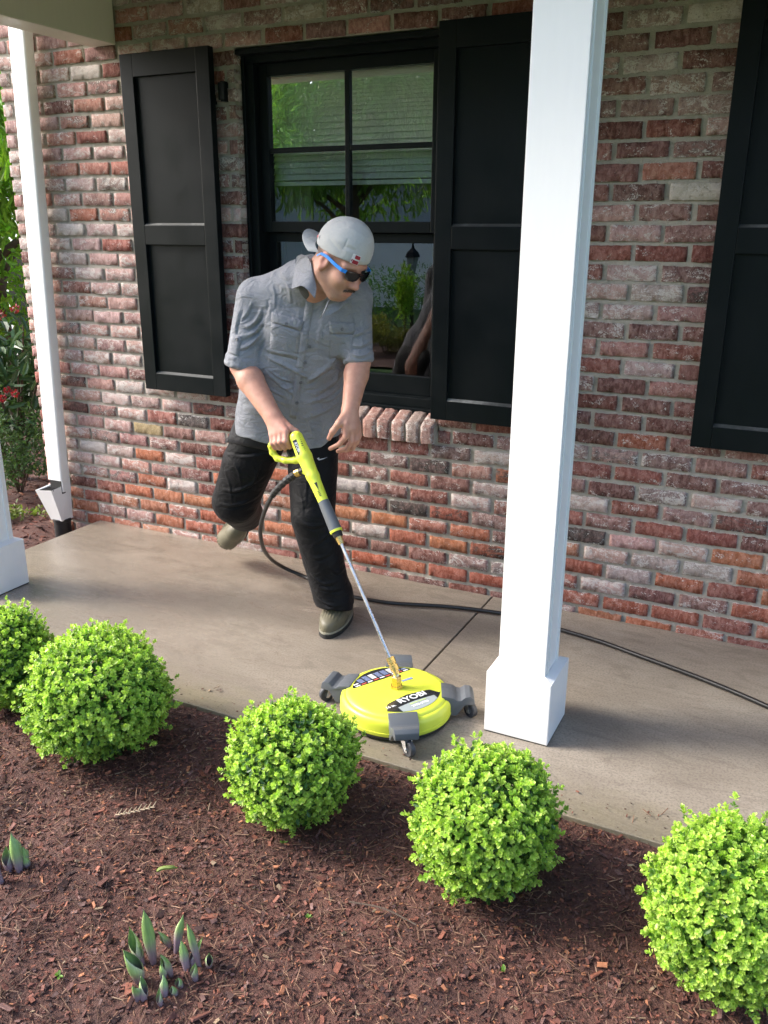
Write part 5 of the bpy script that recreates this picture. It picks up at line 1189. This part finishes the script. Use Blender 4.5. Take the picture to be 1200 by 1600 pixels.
FT = [([(348, 765), (375, 765), (412, 742)], .008, .010), ([(342, 788), (372, 788), (405, 772)], .008, .010), ([(362, 715), (374, 740), (380, 768)], .007, .009), ([(352, 735), (360, 760), (363, 785)], .005, .009), ([(392, 715), (400, 740), (398, 765)], .006, .010), ([(355, 706), (385, 710), (425, 702)], -.008, .008), ([(408, 725), (396, 752), (382, 778)], .005, .009),
      ([(512, 885), (528, 895), (541, 882)], .006, .008), ([(488, 898), (505, 912), (526, 908)], .007, .008), ([(498, 918), (520, 922), (544, 912)], .006, .007), ([(496, 932), (512, 944), (535, 946)], .007, .007), ([(500, 950), (520, 950), (545, 938)], .005, .007), ([(480, 868), (500, 872), (522, 858)], .004, .010),
      ([(470, 700), (480, 740), (478, 790)], .004, .012), ([(450, 705), (470, 722), (512, 716)], .005, .012), ([(463, 806), (482, 822), (512, 818)], .005, .010), ([(525, 800), (512, 835), (490, 850)], .005, .010), ([(500, 720), (506, 770), (500, 830)], .004, .010), ([(455, 740), (470, 770), (476, 805)], .004, .009)]
for pts_, a_, w_ in FT:
    ts.fold(pts_, a_*1.0, w_*.7); ts.fold([(x+1.5, y+4) for x, y in pts_], -a_*.8, w_*.6)
ts.N = vnormals(ts.V, ts.F); ts.upd()
trous = child(ts.V, ts.F, 'trousers', M_trous)
V_, F_ = ts.patch([(354, 650), (424, 664), (420, 703), (350, 690)], 9, 6, .002, .012); child(V_, F_, 'pocket', mat_cloth('charcoal_nylon', (0.010, 0.0105, 0.0125), (0.015, 0.016, 0.019), 0.6, 500, 0.15, 0.3, 0.25, 13), trous)
# small pale tick on the thigh
tick = [(495, 716.5), (498, 719.6), (505, 717.5), (511.5, 714.2), (505, 716.2), (499.5, 717.4), (498.2, 716.4), (498.6, 714.8)]
tk = [ts.pick(u, v, 4, .003)[0] - MO for u, v in tick]; m = MB(); m.add(tk, [(0, 1, 6, 7), (1, 2, 5, 6), (2, 3, 4, 5)])
m.build('emblem', simple('silver_print', (0.42, 0.43, 0.45), 0.5), trous)

# ---- clogs (built once in shoe space: x toe, z up), two copies
fo = Field((-.17, -.075, -.02), (.165, .075, .125), .003)
fo.ell((.075, 0, .028), (.080, .052, .042), None, .02); fo.ell((.02, 0, .045), (.080, .046, .046), None, .03); fo.ell((-.075, 0, .035), (.070, .040, .048), None, .03)
fo.box((0.0, 0, .012), (.150, .047, .014), None, .013, .012)
fo.cut(lambda X, Y, Z: -(Z + .002) + 0*X + 0*Y, .003)
fo.cut(lambda X, Y, Z: ((X/.155)**2 + (Y/.056)**2*(1+.0*X) - 1)*.05 + 0*Z, .006)
Vs, Fs = fo.mesh(1); Ns = vnormals(Vs, Fs)
rib = np.clip((Vs[:, 0]-.020)/.02, 0, 1)*np.clip((.122-Vs[:, 0])/.02, 0, 1)*(Ns[:, 2] > .25)
for j in range(-3, 4): Vs = Vs - Ns*(rib*.0042*np.exp(-((Vs[:, 1] - j*.0125)/.0030)**2))[:, None]
M_clog = simple('olive_rubber', (0.125, 0.113, 0.070), 0.55, 0.18, 30, 0.1); M_sole = simple('black_sole', (0.014, 0.014, 0.013), 0.7, 0.2, 50, 0.2); M_foxing = simple('pale_rubber', (0.26, 0.25, 0.19), 0.5, 0.15, 40, 0.1)
def sole_ring(z0, z1, gr):
    m = MB(); n = 40; out = []
    for z in (z0, z1):
        for i in range(n): a = 2*PI*i/n; out.append((math.cos(a)*(.155+gr), math.sin(a)*(.054+gr)*(1.0 + .06*math.cos(a)), z))
    m.add(out, [tuple(range(n-1, -1, -1)), tuple(range(n, 2*n))] + [(i, (i+1) % n, n+(i+1) % n, n+i) for i in range(n)]); return m
def shoe(Mx):
    o = obj_from(np_mesh('shoe', Vs, [Fs]), 'shoe', M_clog, man); o.matrix_local = Matrix.Translation(-Vector(MO)) @ Mx
    sole_ring(-.012, .006, .004).build('sole', M_sole, o); sole_ring(.0055, .013, .0035).build('welt', M_foxing, o); return o
ld = Vector((0.22, -0.97, 0)).normalized(); lt = at(509, 994, z=.012); lc = Vector((lt.x, lt.y, 0.0)) - ld*.155
shoe(Matrix(((ld.x, -ld.y, 0, lc.x), (ld.y, ld.x, 0, lc.y), (0, 0, 1, 0.0125), (0, 0, 0, 1))))
ra = Vector(at(387, 808, y=-.40)); rt = Vector(at(348, 851, y=-.19)); fx = (rt - ra).normalized(); upv = Vector((CAM - ra)).normalized(); fz_ = (upv - fx*upv.dot(fx)).normalized(); fy_ = fz_.cross(fx); rc = rt - fx*.150 - fz_*.035
shoe(Matrix(((fx.x, fy_.x, fz_.x, rc.x), (fx.y, fy_.y, fz_.y, rc.y), (fx.z, fy_.z, fz_.z, rc.z), (0, 0, 0, 1))))

# ---- cap worn backwards, sunglasses, moustache (head space)
HM = Matrix(((HF[0]*HS, HL[0]*HS, HU[0]*HS, HO[0]-MO[0]), (HF[1]*HS, HL[1]*HS, HU[1]*HS, HO[1]-MO[1]), (HF[2]*HS, HL[2]*HS, HU[2]*HS, HO[2]-MO[2]), (0, 0, 0, 1)))
cp_ = Field((-.15, -.12, -.03), (.14, .12, .19), .003)
cp_.ell((-.008, 0, .050), (.111, .090, .108), None, .01); cp_.ell((.012, 0, .082), (.082, .074, .082), None, .02)
cp_.cut(lambda X, Y, Z: (.031 + .20*X - Z) + 0*Y, .006)
Vc, Fc = cp_.mesh(2); Nc = vnormals(Vc, Fc)
crown = (-.008, 0, .157)
for k in range(6):
    a = k*PI/3 + PI/6*0 + .0; pl = []
    for j in range(9):
        t_ = j/8*PI/2; pl.append((-.008 + .116*math.sin(t_)*math.cos(a), .095*math.sin(t_)*math.sin(a), .050 + .107*math.cos(t_)))
    Vc = stroke(Vc, Nc, pl, -.0026, .0026, False)
for (pl, a_, w_) in (([(.03, -.085, .085), (.06, -.07, .09), (.085, -.045, .095)], -.004, .008), ([(-.02, -.09, .075), (.02, -.09, .07), (.06, -.07, .065)], -.003, .007), ([(.0, -.06, .14), (.04, -.04, .14), (.07, 0, .13)], .003, .01), ([(.07, -.06, .06), (.095, -.03, .065), (.105, 0.0, .07)], .003, .006)): Vc = stroke(Vc, Nc, pl, a_, w_)
rimp = [(-.008 + .1165*math.cos(t_), .0955*math.sin(t_), .036 + .20*(-.008 + .1165*math.cos(t_))) for t_ in np.linspace(0, 2*PI, 40)]
Vc = stroke(Vc, Nc, rimp, .0018, .004, False)
cap = obj_from(np_mesh('cap', Vc, [Fc]), 'cap', M_capm, man); cap.matrix_local = HM
m = MB(); n, k = 20, 8; top = []; bot = []
for i in range(n+1):
    a = math.radians(-74 + 148*i/n); bx, by = -.008 - .108*math.cos(a), .090*math.sin(a)
    for j in range(k+1):
        s = j/k; ext = .074*max(0, math.cos(a*0.98))**.55; x = bx - ext*s; y = by*(1 + .06*s); z = .010 - .004*s + .1*(bx+.115)*.8 - 3.2*y*y*(.4+.6*s) + .002
        top.append((x, y, z + .002)); bot.append((x, y, z - .002))
N0 = len(top); F = []
for i in range(n):
    for j in range(k):
        q = (i*(k+1)+j, (i+1)*(k+1)+j, (i+1)*(k+1)+j+1, i*(k+1)+j+1); F.append(q); F.append(tuple(N0+x for x in q[::-1]))
for i in range(n): a, b = i*(k+1)+k, (i+1)*(k+1)+k; F.append((a, b, N0+b, N0+a))
m.add(top+bot, F); br = m.build('brim', M_capm, cap, smooth=True)
m = MB(); m.lathe([(.006, 0), (.0065, .002), (.004, .0045)], 12, Matrix.Translation((-.004, 0, .1565))); m.build('top_button', M_capm, cap, smooth=True)
def cap_mark(cx, cz, sgn_, shapes):
    """marks laid on the dome: local (a,b) -> dome surface, a to the wearer's front/left"""
    for nm, poly, mt, dz in shapes:
        V = []
        for a, b in poly:
            az = cx + a/.105; el = cz + b/.105; d_ = np.array((math.cos(el)*math.cos(az), math.cos(el)*math.sin(az), math.sin(el)))
            V.append((-.008 + (.115+dz)*d_[0], (.094+dz)*d_[1], .050 + (.104+dz)*d_[2]))
        m = MB(); m.add(V, [tuple(range(len(V)))]); m.build(nm, mt, cap)
sq = lambda x0, x1, y0, y1: [(x0, y0), ((x0+x1)/2, y0), (x1, y0), (x1, y1), ((x0+x1)/2, y1), (x0, y1)]
M_mrd = simple('maroon_thread', (0.28, 0.018, 0.03), 0.8, 0.15, 200, 0.1); M_wht = simple('white_thread', (0.7, 0.7, 0.7), 0.8, 0.08, 200, 0.1)
cap_mark(-0.50, 0.16, 1, [('emblem', sq(-.0165, .0165, -.017, .017), M_wht, .0026), ('emblem', sq(-.006, .0150, .003, .0155), M_mrd, .0036), ('emblem', sq(-.0095, .0140, -.0155, -.0020), M_mrd, .0036), ('emblem', sq(-.0150, -.0115, -.010, -.001), M_mrd, .0036)])
cap_mark(-2.22, -0.02, 1, [('emblem', [(-.007, -.006), (.007, -.006), (.006, .001), (.001, .008), (-.004, .002)], simple('pink_thread', (0.45, 0.12, 0.13), 0.8), .0024)])
# sunglasses
M_frame = simple('glossy_black', (0.010, 0.010, 0.011), 0.18, 0.1, 30, 0.0); M_lens = simple('dark_lens', (0.012, 0.012, 0.013), 0.06, 0.05, 10, 0.0); M_blue = simple('blue_temple', (0.02, 0.24, 0.75), 0.35, 0.06, 30, 0.0)
sg = part_empty('sunglasses', man); sg.matrix_local = HM
lens_o = [(-.029, .016), (-.010, .0185), (.012, .0185), (.030, .017), (.031, .006), (.026, -.010), (.012, -.0185), (-.008, -.0185), (-.023, -.011), (-.029, .002)]
def gl(a, b, s, grow=1.0, dx=0.0):  # onto wrapped front
    y = s*.0345 + s*a*grow; x = .1125 - 4.2*y*y + dx; return (x, y, .006 + b*grow)
for s in (-1, 1):
    m = MB(); o_ = [gl(a, b, s, 1.0, .003) for a, b in lens_o]; n = len(o_); i_ = [gl(a, b, s, .78, .0035) for a, b in lens_o]; ob = [gl(a, b, s, 1.0, -.0025) for a, b in lens_o]; ib = [gl(a, b, s, .78, -.002) for a, b in lens_o]
    m.add(o_+i_+ob+ib, [q for i in range(n) for q in ((i, (i+1) % n, n+(i+1) % n, n+i), (2*n+i, 3*n+i, 3*n+(i+1) % n, 2*n+(i+1) % n), (i, 2*n+i, 2*n+(i+1) % n, (i+1) % n), (n+i, n+(i+1) % n, 3*n+(i+1) % n, 3*n+i))]); m.build('rim', M_frame, sg, smooth=True)
    m = MB(); l_ = [gl(a, b, s, .80, .001) for a, b in lens_o]; m.add(l_, [tuple(range(n))]); m.build('lens', M_lens, sg)
    m = MB(); Y0 = s*.064
    pth = [(.096, s*.066, .018), (.084, s*.0785, .017), (.045, s*.0835, .017), (.008, s*.0865, .019), (-.022, s*.088, .013), (-.036, s*.087, -.004)]
    V = []; hh_ = [.0065, .0062, .0058, .0052, .0045, .0035]
    for (x, y, z), h_ in zip(pth, hh_): V += [(x, y+.0022, z-h_), (x, y-.0022, z-h_), (x, y-.0022, z+h_), (x, y+.0022, z+h_)]
    F = [(4*i+a, 4*i+(a+1) % 4, 4*i+4+(a+1) % 4, 4*i+4+a) for i in range(5) for a in range(4)] + [(0, 1, 2, 3), (20, 23, 22, 21)]
    m.add(V, F); m.build('temple', M_blue, sg)
m = MB(); m.tube([(.1125, -.010, .012), (.115, 0, .013), (.1125, .010, .012)], .0032, 8); m.build('bridge', M_frame, sg, smooth=True)
# moustache: many short hairs combed down and out
r_ = np.random.default_rng(9); m = MB()
for i in range(300):
    y = r_.uniform(-.031, .031); z = -.052 - 7*y*y + r_.uniform(-.004, .003); x = .1075 - 9.5*y*y + r_.uniform(-.002, .001)
    d_ = Vector((.25, .55*np.sign(y)*min(1, abs(y)/.012) + r_.normal(0, .15), -.9 + r_.normal(0, .1))).normalized(); p0 = Vector((x, y, z)); p1 = p0 + d_*r_.uniform(.005, .009)
    w = Vector((0, 0.0009, 0)); m.add([p0-w, p0+w, p1, p0 + Vector((.0012, 0, 0))], [(0, 1, 2), (0, 2, 3), (1, 3, 2)])
mo = m.build('moustache', M_hair, man); mo.matrix_local = HM
# ------------------------------------------------------------------ garden round the corner and the garden across the lawn (it shows in the window glass)
def foliage(parent, center, rad, n, size, tint, seed, droop=0.0, aspect=0.42, lumps=14, shell=0.45, name='crown', mat=None, lobes=1):
    r_ = np.random.default_rng(seed); center = np.array(center, float); rad = np.array(rad, float)
    Lc = r_.normal(size=(lumps, 3)); Lc /= np.linalg.norm(Lc, axis=1, keepdims=True); Lc *= r_.uniform(0.35, 0.85, (lumps, 1)); Lr = r_.uniform(0.28, 0.5, lumps)
    k = r_.integers(lumps, size=n); d = r_.normal(size=(n, 3)); d /= np.linalg.norm(d, axis=1, keepdims=True)
    P = Lc[k] + d*(Lr[k]*r_.uniform(shell, 1.0, n)**0.5)[:, None]; Nn = P/np.linalg.norm(P, axis=1, keepdims=True)*0.6 + d*0.5
    P = P*rad + center
    T = np.array(tint)*r_.uniform(0.6, 1.35, (n, 1))*r_.uniform(0.93, 1.07, (n, 3)); T = T*(0.75 + 0.5*r_.random(lumps)[k][:, None])
    Vs_, Fs_, Cs_ = [], [], []; off = 0
    for q in range(lobes):
        D = d*0.7 + r_.normal(0, 0.6, (n, 3)); D[:, 2] -= droop; U = Nn + r_.normal(0, 0.4, (n, 3)); U[:, 2] += 0.4
        L = size*r_.uniform(0.65, 1.3, n); V, F, C = leaves(P + r_.normal(0, size*0.3, (n, 3)), D, U, L, L*aspect*r_.uniform(0.8, 1.2, n), T)
        Vs_.append(V); Fs_.append(F+off); Cs_.append(C); off += len(V)
    return obj_from(np_mesh(name, np.concatenate(Vs_), [np.concatenate(Fs_)], smooth=False, attrs={'tint': np.concatenate(Cs_)}), name, mat or M_leaf, parent, kind='stuff')
def trunk(parent, top, r0, spread, seed, name='trunk', nl=7):
    r_ = np.random.default_rng(seed); m = MB(); tp = Vector(top)
    m.tube(catmull([(0, 0, -.05), tuple(tp*0.35 + Vector((r_.normal(0, .05), r_.normal(0, .05), 0))), tuple(tp*0.7), tuple(tp)], 4), [r0*(1-.6*i/12) for i in range(13)], 10)
    for i in range(nl):
        a = 2*PI*i/nl + r_.uniform(-.4, .4); s = r_.uniform(.45, .95); b = tp*s; e = b + Vector((math.cos(a)*spread*r_.uniform(.6, 1), math.sin(a)*spread*r_.uniform(.6, 1), spread*r_.uniform(.2, .8)))
        m.tube(catmull([tuple(b), tuple((b+e)/2 + Vector((0, 0, spread*.12))), tuple(e)], 4), [r0*.45*(1-.8*j/8) for j in range(9)], 6)
    return m.build(name, M_bark, parent, smooth=True)
def tree(name, label, cat, loc, cz, rad, n, size, tint, seed, droop=0.2, aspect=0.42, group=None, r0=0.09, lobes=2, mat=None):
    t_ = thing(name, label, cat, loc, group); trunk(t_, (0, 0, cz), r0, min(rad)*0.7, seed); foliage(t_, (0, 0, cz), rad, n, size, tint, seed, droop, aspect, 16, .4, 'crown', mat, lobes); return t_
# round the corner
tree('maple_tree', 'lime green lace leaved maple beyond the house corner', 'tree', (-3.95, 1.75, -0.12), 2.05, (1.25, 1.2, 1.35), 5200, 0.13, (0.22, 0.42, 0.05), 31, 0.7, 0.22)
def stems(parent, n, h, spread, r, seed):
    r_ = np.random.default_rng(seed); m = MB()
    for i in range(n):
        a = r_.uniform(0, 2*PI); e = Vector((math.cos(a)*spread*r_.uniform(.3, 1), math.sin(a)*spread*r_.uniform(.3, 1), h*r_.uniform(.7, 1))); m.tube([(0, 0, -.05), tuple(e*.45 + Vector((0, 0, .06))), tuple(e)], [r, r*.7, r*.35], 6)
    m.build('stem', M_bark, parent, smooth=True)
def flowers(parent, pts, size, tint, seed):
    r_ = np.random.default_rng(seed)
    for p_ in pts:
        n = 26; d = r_.normal(size=(n, 3)); d /= np.linalg.norm(d, axis=1, keepdims=True); P = np.array(p_) + d*size*.35
        V, F, C = leaves(P, d + r_.normal(0, .3, (n, 3)), r_.normal(size=(n, 3)), np.full(n, size*.6), np.full(n, size*.5), np.array(tint)*r_.uniform(.6, 1.3, (n, 1))); obj_from(np_mesh('flower', V, [F], attrs={'tint': C}), 'flower', M_leaf, parent)
rh = thing('rhododendron_bush', 'leggy rhododendron with long dark leaves and a few red blooms', 'bush', (-2.62, 0.62, -0.10)); stems(rh, 9, 1.1, .45, .014, 4)
foliage(rh, (0, 0, .78), (.52, .45, .46), 620, .125, (0.045, 0.105, 0.035), 41, .25, .30, 12, .3, 'foliage', M_rhodo, 1)
def loc_in(o, u, v, y): return tuple(at(u, v, y=y) - Vector(o.location))
flowers(rh, [loc_in(rh, 23, 482, .45), loc_in(rh, 2, 492, .45), loc_in(rh, -20, 470, .5)], .036, (0.30, 0.035, 0.03), 1)
rs_ = thing('rose_shrub', 'low small leaved shrub with red blooms beside the downspout', 'bush', (-2.42, 0.42, -0.10)); stems(rs_, 12, .5, .3, .006, 5)
foliage(rs_, (0, 0, .33), (.40, .36, .36), 3400, .030, (0.075, 0.15, 0.05), 42, 0, .5, 14, .3, 'foliage', M_leaf, 1); flowers(rs_, [loc_in(rs_, 24, 615, .25), loc_in(rs_, 4, 622, .3), loc_in(rs_, 12, 610, .35)], .030, (0.34, 0.02, 0.035), 2)
gc_ = thing('ground_cover', 'straggling pale green ground cover on the soil behind the downspout', 'plant', (-1.98, 0.02, -0.10)); foliage(gc_, (0, 0, .04), (.22, .2, .05), 260, .03, (0.16, 0.22, 0.05), 43, 0, .6, 8, .2, 'foliage', M_leaf, 1)
shd = thing('shutter_wall', 'white wall with a black shutter and a made up shed body beyond the rhododendron', 'building', (-6.2, 3.6, -0.16))  # black panel taken for a window shutter; the shed body is made up
m = MB(); m.box(-1.6, 1.9, 0, 2.0, 0, 2.3); m.build('wall', M_white, shd); m = MB(); m.box(.28, 1.35, -.05, -.001, .05, 1.55); m.build('door', M_black, shd, bevel=.01)  # the door panel stands for that shutter
m = MB(); m.prism([(-1.9, 2.3), (2.2, 2.3), (.15, 3.2)], Matrix(((1, 0, 0, 0), (0, 0, 1, 0), (0, 1, 0, 0), (0, 0, 0, 1))), -.2, 2.2); m.build('roof', M_blackpl, shd)
tree('laurel_tree', 'dense dark green tree behind the white shutter wall', 'tree', (-7.5, 7.5, -.16), 2.6, (2.6, 1.8, 2.6), 3000, .24, (0.07, 0.15, 0.035), 33, .2, .4, None, .12, 1)
# across the lawn
grid_sheet('mulch_bed', np.linspace(-9, 2.5, 40), np.linspace(-9.2, -6.25, 14), lambda x, y: -0.135 + .02*vnoise(x, y, 5, 1), M_mulch)
for i, (x, y, w, h, tn, lb) in enumerate(((-2.35, -7.35, .55, .27, (0.30, 0.27, 0.06), 'low golden shrub at the lawn edge opposite the window'), (-3.35, -7.45, .6, .28, (0.26, 0.26, 0.06), 'broad golden shrub beside the lamp post bed'), (-1.2, -7.4, .55, .26, (0.28, 0.25, 0.05), 'golden shrub at the driveway end of the lawn bed'), (-4.6, -7.4, .6, .3, (0.24, 0.26, 0.06), 'golden shrub at the tree end of the lawn bed'))):
    b_ = thing('golden_shrub', lb, 'bush', (x, y, -.14), 'golden shrubs across the lawn'); stems(b_, 6, .3, .3, .008, i); foliage(b_, (0, 0, h), (w, .42, h), 1900, .055, tn, 50+i, 0, .5, 12, .3, 'foliage', M_leaf, 1)
for i, (x, y, w, h, lb) in enumerate(((-2.0, -8.4, .9, .56, 'rounded deep green shrub behind the low golden shrub'), (-3.6, -8.7, 1.0, .60, 'wide deep green shrub behind the cone shrub'), (-5.2, -8.5, 1.0, .60, 'deep green shrub under the drooping maple'), (-0.4, -8.4, .8, .42, 'deep green shrub nearest the garage drive'))):
    b_ = thing('evergreen_shrub', lb, 'bush', (x, y, -.14), 'green shrubs across the lawn'); stems(b_, 6, .4, .4, .01, i); foliage(b_, (0, 0, h), (w, .5, h), 2200, .06, (0.12, 0.30, 0.05), 60+i, 0, .4, 12, .3, 'foliage', M_leaf, 1)
cn = thing('cone_shrub', 'slim bright green cone shrub across the lawn', 'bush', (-3.28, -7.95, -.14)); stems(cn, 5, .9, .06, .01, 3); foliage(cn, (0, 0, .72), (.13, .13, .52), 900, .07, (0.30, 0.50, 0.06), 71, -.8, .35, 14, .2, 'foliage', M_leaf, 1)
tree('weeping_maple', 'drooping green maple standing across the lawn', 'tree', (-3.1, -6.1, -.16), 2.85, (2.5, 1.5, 1.1), 8500, .12, (0.24, 0.45, 0.10), 34, .8, .28, None, .10)
lp = thing('lamp_post', 'black garden lantern on a short post across the lawn', 'lamp post', (-4.12, -10.0, -.16))
m = MB(); m.tube([(0, 0, 0), (0, 0, .95)], .03, 10); m.build('post', M_black, lp); m = MB(); m.lathe([(.05, .95), (.11, 1.25), (.115, 1.26)], 6); m.build('lantern', simple('lantern_glass', (.25, .27, .28), .2), lp); m = MB(); m.lathe([(.14, 1.26), (.10, 1.34), (.03, 1.40), (.015, 1.48), (.002, 1.5)], 6); m.build('cap', M_black, lp)
ga = thing('garage', 'grey white garage with a panelled door across the lawn', 'garage', (-5.6, -14.5, -.16)); M_gar = simple('grey_siding', (.36, .40, .44), .7, .06, 4, .1)
m = MB(); m.box(-4.5, 4.5, -5, 0, 0, 2.7); m.build('wall', M_gar, ga); m = MB(); m.box(-2.6, 2.6, 0.001, .05, 0, 1.78); gd = m.build('door', M_white, ga)
for i in range(8): m = MB(); m.box(-2.5+i*.64, -2.02+i*.64, .051, .06, 1.42, 1.66); m.build('pane', M_lens, gd)
m = MB(); m.prism([(-5, 2.7), (5, 2.7), (0, 4.6)], Matrix(((1, 0, 0, 0), (0, 0, 1, 0), (0, 1, 0, 0), (0, 0, 0, 1))), -5.4, .4); m.build('roof', simple('slate', (.07, .075, .08), .8, .3, 8, .3), ga)
LB = ['added tall oak standing behind the garage', 'added spreading tree past the garage gable', 'added broad tree at the far side of the lawn', 'added round headed tree beyond the driveway', 'added dark tree far beyond the bed opposite the porch', 'added tall tree at the lawn corner away from the white shutter wall']  # tree row added to block low sky and hide the horizon
for i, (x, y, cz, rx, rz_) in enumerate(((-12, -15, 5.5, 3.4, 4.2), (-7.5, -22, 6.5, 4.5, 5), (0.5, -20, 5.5, 4.2, 4.6), (7, -17, 5.2, 3.8, 4.4), (13, -12, 5, 3.6, 4.2), (-1.5, -26, 7, 5, 5.5))):
    tree('sky_screen_tree', LB[i], 'tree', (x, y, -.16), cz, (rx, rx*.9, rz_), 2600, .42, (0.10, 0.21, 0.045), 80+i, .2, .42, 'added trees screening the low sky across the lawn', .22, 1)
